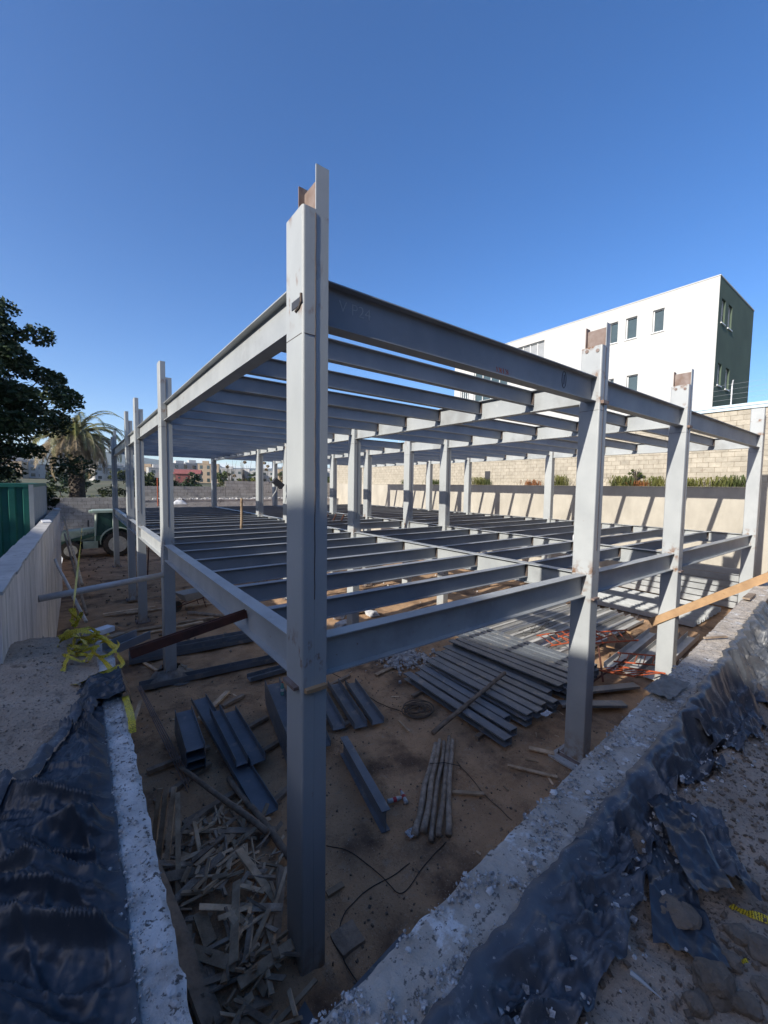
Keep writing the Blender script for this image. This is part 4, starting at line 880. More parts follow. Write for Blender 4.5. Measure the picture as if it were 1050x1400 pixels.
chips(3600, rg, .003, .016, 'clod', 'gravel')
chips(1200, lambda: (lambda x, y: (x, y, left_h(x, y)+.004))(R_.uniform(-3.6, -1.45), R_.uniform(-1, 2.4)), .003, .012, 'clod', 'gravel')
a, b = G(862, 1330, 2.68), G(905, 1362, 2.68)
o = ob('broken_lath', MB().tube([(a.x, a.y, a.z), (a.lerp(b, .3).x, a.lerp(b, .3).y, a.z), (b.x, b.y, b.z-.01)], [.012, .009, .001], 5), 'chalk'); tag(o, 'thin white splinter lying on the dark dirt', 'splinter')
# caution tape
def ribbon(path, w_, nm, parent=None, tw=0.0, seed=0):
    path = [Vector(p) for p in path]; me_v = []; fs = []; uv = []; dist = 0
    for i, p in enumerate(path):
        d = (path[min(i+1, len(path)-1)]-path[max(i-1, 0)]).normalized(); sd = d.cross(Vector((0, 0, 1)))
        sd = sd.normalized() if sd.length > .05 else Vector((1, 0, 0)); u = sd.cross(d); a = tw*(i+seed*3)*.35+.9*N(i*.3, seed); s = sd*math.cos(a)+u*math.sin(a)
        if i: dist += (p-path[i-1]).length
        me_v += [p-s*w_/2, p+s*w_/2]; uv.append(dist)
    fs = [(2*i, 2*i+1, 2*i+3, 2*i+2) for i in range(len(path)-1)]
    me = bpy.data.meshes.new(nm); me.from_pydata([tuple(v) for v in me_v], [], fs); me.update(); ul = me.uv_layers.new(name='UVMap')
    for lp in me.loops: ul.data[lp.index].uv = (uv[lp.vertex_index//2]*9, (lp.vertex_index % 2)*.6)
    me.materials.append(MATS['tape']); 
    for p_ in me.polygons: p_.use_smooth = True
    return link(nm, me, parent)
def spl(pts, n=8):
    w3 = [Vector(p) for p in pts]; path = []
    for i in range(len(w3)-1):
        p0_, p1_, p2_, p3_ = w3[max(i-1, 0)], w3[i], w3[i+1], w3[min(i+2, len(w3)-1)]
        for k in range(n): t = k/n; path.append(.5*((2*p1_)+(p2_-p0_)*t+(2*p0_-5*p1_+4*p2_-p3_)*t*t+(3*p1_-p0_-3*p2_+p3_)*t**3))
    return path+[w3[-1]]
tp = empty('caution_tape', (-1.42, 1.9, 2.78), 'tangled heap of yellow and black caution tape at the end of the broken-topped wall', 'tape')
def addt(pts, w_=.045, tw=.5, sd_=0):
    r = ribbon(spl(pts), w_, 'tape_strand', tp, tw, sd_); r.matrix_parent_inverse = Matrix.Translation((1.42, -1.9, -2.78))
def gz(px, py, z): return tuple(G(px, py, z))
addt([gz(105, 865, 2.95), gz(125, 888, 2.86), gz(143, 905, 2.83), gz(155, 916, 2.82), gz(168, 908, 2.82), gz(160, 895, 2.80)], .04, .3, 1)
addt([gz(166, 910, 2.82), gz(150, 918, 2.83), gz(128, 925, 2.82), gz(110, 934, 2.80), gz(95, 936, 2.76)], .05, .25, 2)
addt([gz(104, 868, 2.95), gz(98, 885, 2.9), gz(90, 905, 2.84), gz(84, 922, 2.78)], .045, .3, 3)
addt([gz(100, 868, 2.95), gz(85, 875, 2.9), gz(76, 888, 2.82)], .045, .3, 4)
addt([gz(80, 872, 2.88), gz(105, 862, 2.97), gz(130, 868, 2.92), gz(150, 878, 2.85)], .05, .3, 5)
addt([gz(90, 862, 2.9), gz(110, 872, 2.96), gz(135, 870, 2.9), gz(155, 884, 2.82), gz(160, 893, 2.78)], .05, .4, 6)
for k in range(9):
    c = Vector((-1.52+R_.uniform(-.14, .18), 2.05+R_.uniform(-.25, .45), 2.83)); pts = []; a0 = R_.uniform(0, 6); r0 = R_.uniform(.06, .16)
    for q in range(7): a_ = a0+q*R_.uniform(.6, 1.1); pts.append((c.x+r0*math.cos(a_), c.y+1.5*r0*math.sin(a_), c.z+R_.uniform(-.03, .07)))
    addt(pts, .032, .6, k+10)
for a_, b_ in (((100, 850), 2.9),):
    pts = [tuple(G(103, 858, 2.95)), tuple(AT(99, 848, 1, 2.4)), tuple(AT(101, 825, 1, 2.6)), tuple(AT(106, 780, 1, 4.5)), tuple(AT(111, 735, 1, 8)), tuple(AT(112, 722, 1, 10))]
    addt(pts, .026, .5, 40)
for k in range(3):
    addt([tuple(AT(98+R_.uniform(-4, 4), 832, 1, 2.2)), tuple(AT(106, 845, 1, 2.2)), tuple(AT(112, 838, 1, 2.25)), tuple(AT(103+R_.uniform(-3, 3), 855, 1, 2.2)), tuple(AT(97, 846, 1, 2.2))], .04, .5, 50+k)
r = ribbon(spl([tuple(AT(171, 952, 0, -1.235)), tuple(AT(176, 968, 0, -1.23)), tuple(AT(180, 985, 0, -1.232)), tuple(AT(181, 1002, 0, -1.235))]), .05, 'caution_tape', None, 0, 2); tag(r, 'short strip of caution tape stuck to the inner face of the broken-topped wall', 'tape')
for pts, lb in (([(998, 1238, 2.69), (1020, 1248, 2.68), (1035, 1252, 2.68), (1060, 1262, 2.67)], 'yellow tape strand sticking out from under the smooth dark flap'), ([(1000, 1308, 2.67), (1004, 1316, 2.67), (1024, 1317, 2.66)], 'short yellow tape end poking out of the dirt by the half-buried sheet')):
    r = ribbon(spl([gz(*p) for p in pts]), .03, 'caution_tape', None, .2, 5); tag(r, lb, 'tape')
# wall end: boards, channel, rusty brace, white pipe
plank(gz(125, 867, 2.80), gz(152, 858, 2.80), .13, .06, 'paper', 'pale grey slab at the end of the broken-topped wall under the tape', None)
plank(gz(150, 872, 2.84), gz(168, 866, 2.84), .10, .03, 'wood_grey', 'short pale board on the steel channel at the wall end', None)
a, b = G(150, 886, 2.82), G(196, 866, 2.82); o = bar('steel_channel', U_prof(.2, .09), (a.x, a.y, 2.77), (b.x, b.y, 2.77), 'stack_steel'); tag(o, 'short dark steel channel lying on the end of the broken-topped wall', 'beam')
a, b = Vector((-1.12, 1.62, 2.81)), Vector((.092, 1.72, 2.98)); o = bar('brace_beam', H_prof(.06, .10), a, b, 'red_primer'); tag(o, 'rusty red-brown brace beam from the wall end to the floor girder', 'beam')
a = AT(52, 819, 0, -2.12); b = AT(222, 786, 1, 7.16); o = ob('pipe', MB().tube([a, b], .062, 14), 'pipe_white', smooth=True); tag(o, 'thick white pipe bracing the board-marked wall against a column', 'pipe')
for k, (p1, p2, r, m, lb) in enumerate((((86, 706), (112, 800), .03, 'wood_grey', 'pale pole leaning on the end of the board-marked wall'), ((88, 730), (118, 840), .035, 'wood_old', 'dark pole leaning on the board-marked wall behind the tape'), ((75, 765), (118, 850), .035, 'pipe_white', 'thin pale tube leaning under the white pipe'))):
    a = AT(*p1, 0, -2.06); b = AT(*p2, 1, 7+k*.6); pole(a, b, r, r, m, lb, None)
o = ob('plastic_sheet', MB().grid(lambda u, v: (-2.07+.75*u+.05*N(u*6, v*6), 3.2+2.6*v, 1.9*(1-u)**.7+.10+.15*ridge(u*4, v*5, 2)*u), 30, 40), 'tarp', smooth=True); tag(o, 'dark sheet slumped in the gap below the white pipe', 'plastic sheet')
# wooden board leaning over the wall
a, b = AT(889, 851, 0, 8.93), AT(1049, 789, 0, 9.1); d = (b-a).normalized(); b = b+d*.9
plank(a, b, .05, .16, 'wood_fresh', 'long fresh wooden board leaning from a column over the rubble-strewn wall', None)
plank((7.4, wallR_in(7.4)-.08, 2.80), (7.9, wallR_in(7.9)-.10, 2.80), .10, .03, 'wood_old', 'small dark board lying on the rubble-strewn wall near the leaning board', None)
plank((4.6, wallR_in(4.6)-.03, 2.79), (4.9, wallR_in(4.9)-.20, 2.79), .03, .02, 'wood_old', 'thin stick lying on the rubble-strewn wall', None)
o = ob('plank_scrap', MB().grid(lambda u, v: (.5*(u-.5), .22*(v-.5), .02*N(u*6, v*6)), 12, 8), 'sack'); p = G(912, 938, 2.8); o.location = (p.x, p.y, 2.80); tag(o, 'torn grey paper scrap on the rubble-strewn wall below the column with the board', 'paper scrap')
o = ob('orange_pole', MB().tube([(0, 0, 0), (.05, .02, 1.6)], .035, 8), 'orange'); p = AT(1033, 805, 1, -.35); o.location = (16.3, -.45, 1.9); tag(o, 'short orange pole standing beside the flat-topped column', 'pole')
# ================================================================== green container
ct = empty('shipping_container', (-2.50, 12.0, 1.90), 'dark green corrugated shipping container with a plain grey side', 'container')
def corr(x0_, x1_, y, z0, z1, pitch=.30, dep=.05):
    mb = MB(); xs = []; x = x1_
    while x > x0_: xs += [(x, 0), (x-pitch*.40, 0), (x-pitch*.5, dep), (x-pitch*.9, dep)]; x -= pitch
    vs_ = [(a, y+d, z) for z in (z0, z1) for a, d in xs]; n = len(xs); return mb.add(vs_, [(i, i+1, n+i+1, n+i) for i in range(n-1)])
ob('end_panel', corr(-2.35, -.10, .01, .12, 2.52), 'container_green', ct)
ob('side_panel', MB().rng((-.03, .1, .12), (-.012, 6.3, 2.52)), 'container_grey', ct)
for x in (-2.44, -.10):
    for y in (0, 6.3): ob('corner_post', MB().rng((x, y, 0), (x+.1, y+.1, 2.6)), 'container_green' if x < -1 else 'container_grey', ct)
ob('top_rail', MB().rng((-2.34, 0, 2.521), (-.101, .08, 2.6)).rng((-.08, .101, 2.521), (0, 6.299, 2.6)), 'container_green', ct); ob('bottom_rail', MB().rng((-2.34, 0, 0), (-.101, .08, .119)).rng((-.08, .101, 0), (0, 6.299, .119)), 'container_green', ct)
ob('roof', MB().rng((-2.43, .02, 2.601), (-.01, 6.38, 2.62)), 'container_green', ct); ob('back_panel', MB().rng((-2.40, .1, .1), (-2.38, 6.3, 2.5)).rng((-2.3, 6.31, .1), (-.1, 6.33, 2.5)), 'container_green', ct)
# ================================================================== digger
yT = G(160, 757, 0).y; x_r = G(160, 757, 0).x; x_f = AT(97, 752, 1, yT).x
dg_ = empty('backhoe_loader', (x_r, yT, 0), 'white and green backhoe loader parked in front of the grey block wall', 'digger'); wb = x_f-x_r
def wheel(x, y, r, w_):
    o = ob('wheel', MB().lathe([(r*.62, -w_/2), (r*.92, -w_/2), (r, -w_*.36), (r, w_*.36), (r*.92, w_/2), (r*.62, w_/2)], 28, (0, 0, 0), 'Y'), 'tyre', dg_); o.location = (x, y, r)
    lug = MB()
    for k in range(22):
        a = 2*math.pi*k/22
        for s in (-1, 1): lug.box((math.cos(a+.1*s)*r*1.01, s*w_*.24, math.sin(a+.1*s)*r*1.01), (.06, w_*.45, .09), Matrix.Rotation(-a, 3, 'Y'))
    ob('tread', lug, 'tyre', o)
    ob('rim', MB().lathe([(.05, -w_*.58), (r*.2, -w_*.58), (r*.28, -w_*.53), (r*.50, -w_*.51), (r*.60, -w_*.56), (r*.66, -w_*.56), (r*.63, w_*.4), (.05, w_*.4)], 24, (0, 0, 0), 'Y'), 'rim', o)
for s in (-1, 1): wheel(0, s*.85, .76, .45); wheel(wb, s*.75, .50, .30)
ob('hood', MB().add([(x, y, z) for x, z0, z1 in ((wb-.55, 1.0, 1.62), (wb*.32, 1.0, 1.82)) for y, z in ((-.45, z0), (.45, z0), (.45, z1-.06), (.36, z1), (-.36, z1), (-.45, z1-.06))], [(0, 1, 2, 3, 4, 5), (11, 10, 9, 8, 7, 6)]+[(i, (i+1) % 6, 6+(i+1) % 6, 6+i) for i in range(6)]), 'machine_white', dg_)
t = text('TEREX', .30, 'lettering', 'tool_dark', dg_); t.rotation_euler = (rad(90), 0, 0); t.location = (wb*.62, -.462, 1.42)
ob('grille', MB().rng((wb-.60, -.38, 1.02), (wb-.552, .38, 1.55)), 'machine_dark', dg_)
ob('chassis', MB().rng((wb-.5, -.35, .5), (.7, .35, .998)).rng((wb-.1, -.6, .42), (wb+.1, .6, .6)), 'machine_dark', dg_)
cab = MB()
for x, dx in ((-1.15, .12), (.62, .0)):
    for y in (-.72, .72): cab.tube([(x, y, 1.0), (x+dx, y*.95, 2.72)], .05, 6)
cab.tube([(-.2, -.72, 1.0), (-.2, -.69, 2.72)], .04, 6); cab.tube([(-.2, .72, 1.0), (-.2, .69, 2.72)], .04, 6)
ob('cab_frame', cab, 'machine_white', dg_); ob('cab_floor', MB().rng((-1.2, -.75, .99), (.7, .75, 1.3)), 'machine_green', dg_)
ob('cab_roof', MB().rng((-1.25, -.82, 2.72), (.78, .82, 2.86)).rng((-1.4, -.7, 2.70), (-1.251, .7, 2.82)), 'machine_white', dg_)
for y in (-.70, .70): ob('cab_glass', MB().rng((-1.05, y-.01, 1.32), (.58, y+.01, 2.70)), 'glass_green', dg_)
ob('cab_glass', MB().rng((-1.06, -.64, 1.32), (-1.04, .64, 2.70)), 'glass_green', dg_); ob('seat', MB().rng((-.35, -.25, 1.301), (.2, .25, 1.75)).rng((.1, -.25, 1.751), (.22, .25, 2.3)), 'machine_dark', dg_)
for s in (-1, 1):
    fd = MB(); pts = [(.92*math.cos(a), .95+.86*math.sin(a)) for a in (math.pi*(-.05+1.1*k/14) for k in range(15))]
    for (a, b), (c, d) in zip(pts, pts[1:]): fd.add([(a, s*.62, b), (a, s*1.08, b), (c, s*1.08, d), (c, s*.62, d), (a*.95, s*.62, b-.05), (a*.95, s*1.08, b-.05), (c*.95, s*1.08, d-.05), (c*.95, s*.62, d-.05)], [(0, 1, 2, 3), (7, 6, 5, 4), (0, 4, 5, 1), (2, 6, 7, 3), (1, 5, 6, 2), (0, 3, 7, 4)])
    ob('fender', fd, 'machine_white', dg_)
    ob('loader_arm', MB().sweep([(-.06, -.1), (.06, -.1), (.06, .1), (-.06, .1)], (-.95, s*.6, 1.45), (wb-1.0, s*.6, .75)).sweep([(-.05, -.08), (.05, -.08), (.05, .08), (-.05, .08)], (wb-1.0, s*.6, .75), (wb-1.35, s*.6, .3)), 'machine_green', dg_)
ob('bucket', MB().sweep([(-1.15, 0), (1.15, 0), (1.15, .7), (1.1, .7), (1.1, .05), (-1.1, .05), (-1.1, .7), (-1.15, .7)], (wb-1.45, 0, .08), (wb-1.40, 0, .08)).rng((wb-2.1, -1.14, .06), (wb-1.46, 1.14, .11)).rng((wb-2.0, -1.14, .111), (wb-1.46, -1.10, .6)).rng((wb-2.0, 1.10, .111), (wb-1.46, 1.14, .6)), 'machine_dark', dg_)
ob('exhaust', MB().tube([(wb*.45, -.3, 1.7), (wb*.45, -.3, 2.75)], .06, 8), 'rim', dg_)
ob('tool_box', MB().rng((-1.75, -.75, .55), (-1.0, -.5, .99)), 'machine_white', dg_); ob('mirror', MB().rng((-1.5, -1.0, 1.9), (-1.42, -.82, 2.3)), 'tool_dark', dg_)
ob('boom', MB().sweep([(-.12, -.16), (.12, -.16), (.12, .16), (-.12, .16)], (1.0, 0, .9), (1.5, 0, 3.0)).sweep([(-.1, -.13), (.1, -.13), (.1, .13), (-.1, .13)], (1.5, 0, 3.0), (2.2, 0, 1.2)).rng((.7, -.9, .5), (1.1, .9, .95)), 'machine_white', dg_)
# ================================================================== wheelbarrow
p = G(262, 832, 0); wbr = empty('wheelbarrow', (p.x, p.y, 0), 'old wheelbarrow standing on the dirt beyond the long dark beams', 'wheelbarrow', rz=.3)
ob('tray', MB().add([(-.3, -.22, .38), (.3, -.22, .38), (.3, .22, .38), (-.3, .22, .38), (-.48, -.34, .66), (.5, -.34, .66), (.5, .34, .66), (-.48, .34, .66)], [(0, 1, 2, 3), (0, 1, 5, 4), (1, 2, 6, 5), (2, 3, 7, 6), (3, 0, 4, 7)]), 'zinc', wbr)
ob('tyre', MB().lathe([(.10, -.04), (.19, -.04), (.2, 0), (.19, .04), (.10, .04)], 20, (-.55, 0, .2), 'Y'), 'tyre', wbr)
for s in (-1, 1): ob('handle', MB().tube([(-.55, s*.06, .2), (.2, s*.25, .36), (.95, s*.28, .58)], .018, 7), 'red_primer', wbr); ob('leg', MB().tube([(.3, s*.25, .38), (.42, s*.26, .0)], .015, 6), 'red_primer', wbr)
a, b = G(257, 838, .05), G(305, 842, .05); pole((a.x, a.y, .06), (b.x, b.y, .06), .06, .055, 'log', 'thick log lying on the dirt beside the wheelbarrow', None)
for k in range(9):
    x, y = R_.uniform(-1.2, 1.8), R_.uniform(9.5, 15); plank((x, y, .04), (x+R_.uniform(.8, 2.2), y+R_.uniform(-.3, .3), .05), .12, .03, 'wood_grey', 'weathered plank strewn on the dirt between the columns facing the container', 'planks strewn on the dirt')
for k in range(6):
    x, y = R_.uniform(2, 7), R_.uniform(8, 16); plank((x, y, .05), (x+R_.uniform(.6, 1.6), y+R_.uniform(-.8, .8), .06), .14, .04, 'wood_grey', 'pale plank on the dirt under the middle of the floor frame', 'planks under the floor frame')
for k in range(7):
    x, y = R_.uniform(3.5, 8), R_.uniform(7.5, 12); me = rock_me(900+k, .3); me.materials.append(MATS['rubble']); o = link('concrete_chunk', me); s = R_.uniform(.2, .5); o.location = (x, y, s*.3); o.scale = (s, s*.7, s*.5); o.rotation_euler = (0, 0, k); tag(o, 'boulder of broken concrete on the dirt under the floor frame', 'concrete lump', 'boulders under the floor')
for px, py, h in ((88, 0, 0),):
    pass
for k, (x, y) in enumerate(((0.6, 17.5), (1.2, 20.0), (.9, 24.5))):
    pole((x, y, 0), (x+.15, y, 2.8), .03, .03, 'red_primer', 'rusty red prop standing behind the columns facing the container', 'rusty props', name='steel_prop', wob=0)
# things on the floor frame
p = G(216, 692, ZF); t = empty('scaffold_frame', (p.x, p.y, ZF), 'red scaffold frame standing on the floor joists near the far end', 'scaffold')
for x in (0, .7): ob('upright', MB().tube([(x, 0, 0), (x, 0, 1.7)], .03, 6), 'red_paint', t)
for z in (.4, .9, 1.4): ob('rung', MB().tube([(0, 0, z), (.7, 0, z)], .02, 6), 'red_paint', t)
ob('red_cloth', MB().grid(lambda u, v: (.1+.5*u, -.03+.03*N(u*5, v*5), 1.0+.6*v), 6, 6), 'cloth_red', t)
p = G(330, 722, ZF); pole((p.x, p.y, ZF-.02), (p.x+.02, p.y, ZF+.95), .045, .04, 'wood_grey', 'short grey post standing upright on the floor joists', None)
p = G(858, 747, ZF); o = ob('canister', MB().lathe([(.06, 0), (.065, .02), (.065, .14), (.04, .18), (.025, .19), (.025, .25), (.03, .26), (.001, .27)], 14), 'white_frame', smooth=True); o.location = (p.x, ylines[1], ZF-.013); tag(o, 'small white canister standing on a floor joist near the cream wall', 'canister')
p = G(247, 689, ZF); o = ob('sack', MB().grid(lambda u, v: (.9*(u-.5), .5*(v-.5), .28*(math.sin(u*math.pi)*math.sin(v*math.pi))**.6*(1+.4*N(u*4, v*4))), 12, 10), 'paper', smooth=True); o.location = (p.x, p.y+.4, ZF-.03); tag(o, 'white sack lying on the floor joists near the far end', 'sack')
p = AT(380, 661, 1, 11.9); t = empty('floodlight', (p.x, p.y, p.z), 'dark floodlight clamped to an inner column, tilted down', 'floodlight'); t.rotation_euler = (0, rad(38), 0)
ob('housing', MB().rng((-.22, -.1, -.11), (.22, .1, .11)), 'tool_dark', t); ob('lens', MB().rng((-.19, -.112, -.09), (.19, -.101, .09)), 'tool_dark', t); ob('arm', MB().tube([(0, 0, 0), (.15, .1, -.25), (.2, .2, -.5)], .02, 6), 'zinc', t)
for k in range(4):
    p = G(445+k*11, 712, ZF); o = bar('clamp', H_prof(.05, .05), (p.x, p.y, ZF), (p.x+.18, p.y+.1, ZF+.22), 'red_primer'); tag(o, 'small red clamp on the floor girder by an inner column', 'clamp', 'red clamps on the floor girder')
chips(300, lambda: (R_.uniform(3, 18.5), YB-.2+R_.uniform(-.12, .12), 3.36), .03, .12, 'rubble', 'rubble')

# ================================================================== vegetation
def leaf_quads(mb, c, n, rx, rz, s0, s1, rr, flat=.5):
    for k in range(n):
        while True:
            p = Vector((rr.uniform(-1, 1), rr.uniform(-1, 1), rr.uniform(-1, 1)))
            if p.length <= 1: break
        p = Vector((p.x*rx, p.y*rx, p.z*rz))+c; s = rr.uniform(s0, s1)
        d = Vector((rr.gauss(0, 1), rr.gauss(0, 1), rr.gauss(0, .6))).normalized(); e = d.cross(Vector((rr.gauss(0, 1), rr.gauss(0, 1), rr.gauss(0, 1)))).normalized()
        mb.add([p-d*s, p+e*s*flat, p+d*s, p-e*s*flat], [(0, 1, 2, 3)])
def tree(loc, label, trunk_h, crown_c, crown_r, nclump, nleaf, m, s0, s1, seed, group=None, name='tree', clump=.28):
    rr = random.Random(seed); t = empty(name, loc, label, 'tree', group); tr = MB(); cr_ = MB(); base = Vector((0, 0, 0)); top = Vector((crown_c[0]*.3, crown_c[1]*.3, trunk_h)); C_ = Vector(crown_c); r0 = .035*crown_c[2]+.05
    tr.tube([base, base.lerp(top, .5)+Vector((.1, .05, 0)), top], [r0, r0*.75, r0*.55], 9)
    for k in range(nclump):
        while True:
            p = Vector((rr.uniform(-1, 1), rr.uniform(-1, 1), rr.uniform(-.9, 1)))
            if .25 < p.length <= 1: break
        f = 1+.25*noise.noise(p*2+Vector((seed, 0, 0))); c = C_+Vector((p.x*crown_r[0], p.y*crown_r[0], p.z*crown_r[1]))*f
        if k % 3 == 0: mid = top.lerp(c, .5)+Vector((0, 0, -.12*crown_r[1])); tr.tube([top.lerp(base, .15*rr.random()), mid, c], [r0*.32, r0*.17, r0*.05], 6)
        leaf_quads(cr_, c, nleaf, crown_r[0]*clump*rr.uniform(.7, 1.25), crown_r[0]*clump*.62*rr.uniform(.7, 1.2), s0, s1, rr)
    ob('trunk', tr, 'bark', t, True); ob('crown', cr_, m, t); return t
tree((-6.2, 19.0, 1.2), 'large dark broadleaf tree rising behind the green container', 3.6, (.4, 0, 6.5), (4.3, 4.4), 165, 330, 'leaf_dark', .07, .13, 3, clump=.165)
# date palm with a skirt of dead fronds
rr = random.Random(11); pm = empty('palm_tree', (-1.5, 35.0, 3.1), 'bushy date palm with a brown skirt of dead fronds behind the grey block wall', 'palm')
tr = MB(); path = [(0, 0, 0), (.05, 0, 1.5), (0, 0, 3.2), (0, 0, 5.0)]; tr.tube(path, [.55, .42, .40, .30], 14)
for k in range(150): a = k*2.4; z = .3+4.4*k/150; tr.box((.42*math.cos(a), .42*math.sin(a), z), (.20, .10, .16), Matrix.Rotation(a, 3, 'Z') @ Matrix.Rotation(-.6, 3, 'Y'))
ob('trunk', tr, 'bark', pm)
def frond(mb, a, el, L_, droop, n=26, lw=.035, ll=.42):
    pts = []; p = Vector((.2*math.cos(a), .2*math.sin(a), 4.9)); e = el
    for k in range(n):
        pts.append(p.copy()); p = p+Vector((math.cos(a)*math.cos(e), math.sin(a)*math.cos(e), math.sin(e)))*(L_/n); e -= droop/n*(1+k/n)
    mb.tube(pts, [.035*(1-.85*k/n) for k in range(n)], 4)
    for k in range(3, n):
        d = (pts[min(k+1, n-1)]-pts[k-1]).normalized(); sd = Vector((-math.sin(a), math.cos(a), 0)); up = sd.cross(d); l_ = ll*math.sin(math.pi*(.12+.8*k/n))
        for s in (-1, 1):
            for q in (0, .5):
                c = pts[k]+d*(L_/n*q); tip = c+(sd*s*.75+d*.55-Vector((0, 0, .22))+up*rr.uniform(-.1, .25))*l_; mb.add([c-d*lw, c+d*lw, tip], [(0, 1, 2)])
gm, dm, ym = MB(), MB(), MB()
for k in range(64): frond(gm if k % 3 else ym, k*2.39996, rr.uniform(.25, 1.35), rr.uniform(3.6, 4.7), rr.uniform(1.2, 2.0))
for k in range(84): frond(dm, k*2.39996+.5, rr.uniform(-.8, .15), rr.uniform(2.8, 3.9), rr.uniform(.5, 1.1), 20, .03, .45)
ob('fronds', gm, 'palm_green', pm); ob('fronds', ym, 'leaf_yellow', pm); ob('dead_fronds', dm, 'leaf_dry', pm)
ob('fruit_stalks', MB().add(*(lambda m_: (m_.v, m_.f))((lambda m_: [m_.tube([(0, 0, 4.8), (.2*math.cos(a), .2*math.sin(a), 5.6), (.45*math.cos(a), .45*math.sin(a), 5.9)], .04, 5) for a in (0.3, 1.7, 3.1, 4.5)] and m_)(MB()))), 'leaf_rust', pm)
def shrub(loc, r, h, n, m, label, seed, group=None, s=(.05, .1), name='shrub', stalks=0):
    rr = random.Random(seed); t = empty(name, loc, label, 'shrub', group); lf = MB(); st = MB()
    for k in range(9+stalks): a = rr.uniform(0, 6.28); q = rr.uniform(.2, .8)*r; st.tube([(0, 0, 0), (q*.4*math.cos(a), q*.4*math.sin(a), h*.5), (q*math.cos(a), q*math.sin(a), h*rr.uniform(.75, 1.05))], [.03, .02, .006], 5)
    for k in range(n): c = Vector((rr.gauss(0, .42)*r, rr.gauss(0, .42)*r, h*rr.uniform(.12, .95))); leaf_quads(lf, c, 60, r*.22, r*.18, s[0], s[1], rr)
    ob('stem', st, 'bark', t); ob('foliage', lf, m, t); return t
for k, (x, y, r, h, m) in enumerate(((-5.2, 34.2, 1.6, 2.2, 'leaf_mid'), (-3.4, 34.6, 1.3, 1.7, 'leaf_mid'), (.6, 34.6, 1.4, 1.8, 'leaf_mid'), (2.2, 34.4, 1.5, 3.0, 'leaf_dark'), (3.8, 34, 1.4, 2.6, 'leaf_dark'), (5.2, 35, 1.3, 2.9, 'leaf_dark'))):
    shrub((x, y, 2.4), r, h, 34, m, 'leafy shrub growing behind the grey block wall near the palm', 30+k, 'shrubs behind the grey wall')
for k, (x, y, r, h) in enumerate(((8.7, 35, 1.1, 2.4), (10.2, 34.5, 1.3, 2.7), (11.8, 36, 1.3, 2.8), (13.6, 35, 1.2, 2.9), (15.2, 35.5, 1.3, 2.9), (17.0, 35, 1.2, 2.8))):
    shrub((x, y, 2.4), r, h, 22, 'leaf_yellow', 'yellowish bush growing behind the stepped part of the grey wall', 60+k, 'yellow bushes behind the grey wall')
for k, (x, y) in enumerate(((9.4, 34), (10.8, 34.2), (12.6, 34.4), (14.4, 34), (15.6, 34.3))):
    t = shrub((x, y, 2.4), .7, 4.6+R_.uniform(-.5, .6), 5, 'leaf_dry', 'tall dry stalk with few leaves sticking up behind the grey wall', 80+k, 'dry stalks behind the grey wall', (.05, .12), 'dry_stalk', 4)
# plants on the ledge
def tuft(px, py, r, h, m, label, seed, n=110):
    q = AT(px, py, 0, XW+.22); rr = random.Random(seed); mb = MB()
    for k in range(n):
        a = rr.uniform(0, 6.28); b = Vector((rr.gauss(0, r*.35), rr.gauss(0, r*.6), 0)); b.x = max(-.2, min(.2, b.x)); out = Vector((math.cos(a)-.25, math.sin(a), 0))*h*rr.uniform(.3, 1.0); hh = h*rr.uniform(.4, 1); s = Vector((-math.sin(a), math.cos(a), 0))*.012
        m1 = b+out*.45+Vector((0, 0, hh)); tip = b+out+Vector((0, 0, hh*rr.uniform(-.1, .7))); mb.add([b-s, b+s, m1+s, m1-s], [(0, 1, 2, 3)]); mb.add([m1-s, m1+s, tip], [(0, 1, 2)])
    t = empty('grass_tuft', (XW+.22, q.y, ZW+.01), label, 'plant', 'plants on the ledge of the cream wall'); stuff(ob('blades', mb, m, t))
for k, (px, r, h, m) in enumerate(((592, .5, .4, 'leaf_mid'), (655, .45, .55, 'leaf_yellow'), (662, .3, .4, 'leaf_mid'), (765, .4, .6, 'leaf_yellow'), (848, .35, .55, 'leaf_yellow'), (858, .35, .5, 'leaf_mid'), (898, .35, .5, 'leaf_yellow'), (945, .4, .40, 'leaf_yellow'), (982, .4, .42, 'leaf_yellow'), (1005, .35, .5, 'leaf_mid'), (555, .4, .4, 'leaf_mid'))):
    tuft(px, 662, r, h, m, 'yellow-green grass tuft growing on the ledge of the cream wall', 100+k)
tuft(727, 662, .5, .35, 'leaf_rust', 'rust-coloured tuft growing on the ledge of the cream wall', 131)
tuft(872, 662, .45, .3, 'leaf_rust', 'dry orange grass under the small shrub on the ledge', 132)
q = AT(868, 660, 0, XW+.25); shrub((XW+.25, q.y, ZW), .35, .85, 12, 'leaf_mid', 'small dark shrub growing on the ledge among grass tufts', 140, None, (.025, .05))
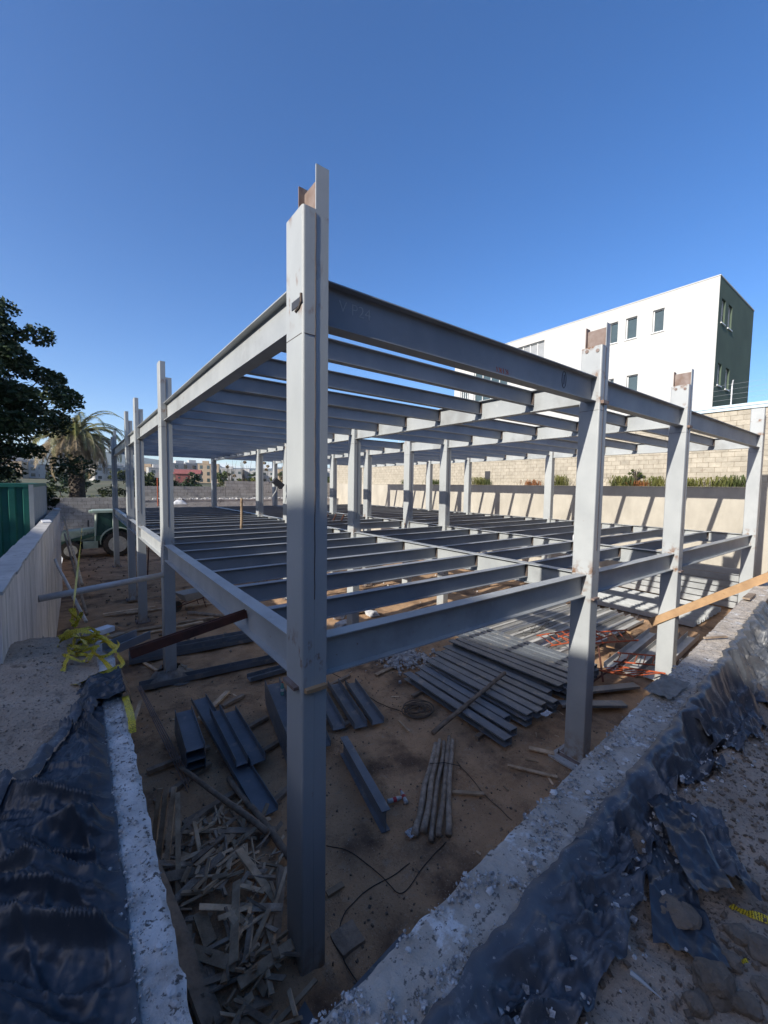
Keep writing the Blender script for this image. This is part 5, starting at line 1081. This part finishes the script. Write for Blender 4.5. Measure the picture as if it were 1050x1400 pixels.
# ================================================================== the town beyond
def house(px, d, w_, dp, h, m, label, group, roof='flat', seed=0, zoff=0.0, rows=2, cols=3):
    r = RAY(px, 660); q = CAM+r*(d/r.dot(_f)); x, y = q.x, q.y; z = far_h(x, y)-.3+zoff
    t = empty('house', (x, y, z), label, 'house', group, rz=math.atan2(-(x-CAM.x), (y-CAM.y))+R_.uniform(-.3, .3))
    ob('wall', MB().rng((-w_/2, 0, 0), (w_/2, dp, h)), m, t)
    if roof == 'flat': ob('roof', MB().rng((-w_/2-.1, -.1, h+.002), (w_/2+.1, dp+.1, h+.3)).rng((-w_*.3, dp*.3, h+.301), (0, dp*.7, h+1.8)), m, t)
    else:
        e = .5; ob('roof', MB().add([(-w_/2-e, -e, h), (w_/2+e, -e, h), (w_/2+e, dp+e, h), (-w_/2-e, dp+e, h), (-w_/2-e, dp/2, h+dp*.28), (w_/2+e, dp/2, h+dp*.28)], [(0, 1, 5, 4), (2, 3, 4, 5), (1, 2, 5), (3, 0, 4), (3, 2, 1, 0)]), 'roof_red', t)
    for i in range(cols):
        for j in range(rows):
            cx = -w_/2+w_*(i+.5)/cols; cz = h*(j+.55)/rows; ob('window', MB().rng((cx-w_*.065, -.06, cz-h*.09), (cx+w_*.065, -.01, cz+h*.09)), 'glass', t)
gh = 'white houses on the far hillside'
hl = [(8, 190, 12, 9, 8), (30, 200, 13, 10, 9), (52, 220, 12, 9, 8), (150, 200, 12, 9, 8), (172, 210, 12, 9, 8), (205, 220, 14, 10, 9), (222, 190, 11, 9, 7), (240, 230, 12, 9, 9), (254, 215, 13, 9, 10), (270, 225, 12, 9, 11), (285, 210, 10, 8, 10), (300, 240, 14, 9, 9), (318, 230, 11, 9, 8), (340, 235, 13, 9, 7), (362, 240, 12, 9, 7), (395, 240, 12, 9, 7), (425, 230, 13, 9, 7), (455, 240, 12, 9, 7), (500, 250, 14, 9, 7), (535, 240, 13, 9, 8), (262, 290, 14, 10, 8), (296, 300, 15, 10, 8), (235, 300, 13, 10, 8), (330, 310, 16, 10, 7), (15, 260, 16, 10, 8), (45, 280, 16, 10, 8)]
for k, (px, d, w_, dp, h) in enumerate(hl):
    house(px, d, w_, dp, h, 'far_white' if k % 5 else 'far_ochre', 'white flat-roofed house on the far hillside' if k % 5 else 'ochre flat-roofed house on the far hillside', gh if k % 5 else 'ochre houses on the far hillside', seed=k, rows=3 if h > 8 else 2)
for k, (px, d, w_) in enumerate(((250, 170, 5.5), (263, 185, 6), (230, 190, 6))):
    house(px, d, w_, 7, 3.6, 'far_ochre' if k else 'roof_red', 'low house with a red pitched roof behind the far grey wall', 'red-roofed houses behind the far wall', 'gable', k, .6, 1, 2)
rr = random.Random(5)
for k in range(26):
    px = rr.uniform(0, 560); d = rr.uniform(80, 210); r = RAY(px, 660); q = CAM+r*(d/r.dot(_f))
    tree((q.x, q.y, far_h(q.x, q.y)-.2), 'green tree standing among the far houses', 1.5, (0, 0, 3.4), (2.6, 2.3), 16, 40, 'leaf_mid' if k % 2 else 'leaf_dark', .3, .5, 300+k, 'trees among the far houses', clump=.35)
# ================================================================== haze over the distance
hz = bpy.data.materials.new('haze'); hz.use_nodes = True; n_ = hz.node_tree.nodes; n_.clear(); ho = n_.new('ShaderNodeOutputMaterial'); pv = n_.new('ShaderNodeVolumePrincipled')
pv.inputs['Color'].default_value = (.80, .88, 1.0, 1); pv.inputs['Density'].default_value = 0.00010; pv.inputs['Anisotropy'].default_value = 0.2
hz.node_tree.links.new(pv.outputs[0], ho.inputs['Volume'])
o = stuff(link('haze', MB().rng((-4800, -4800, -40), (4800, 4800, 420)).mesh('haze'))); o.data.materials.append(hz)
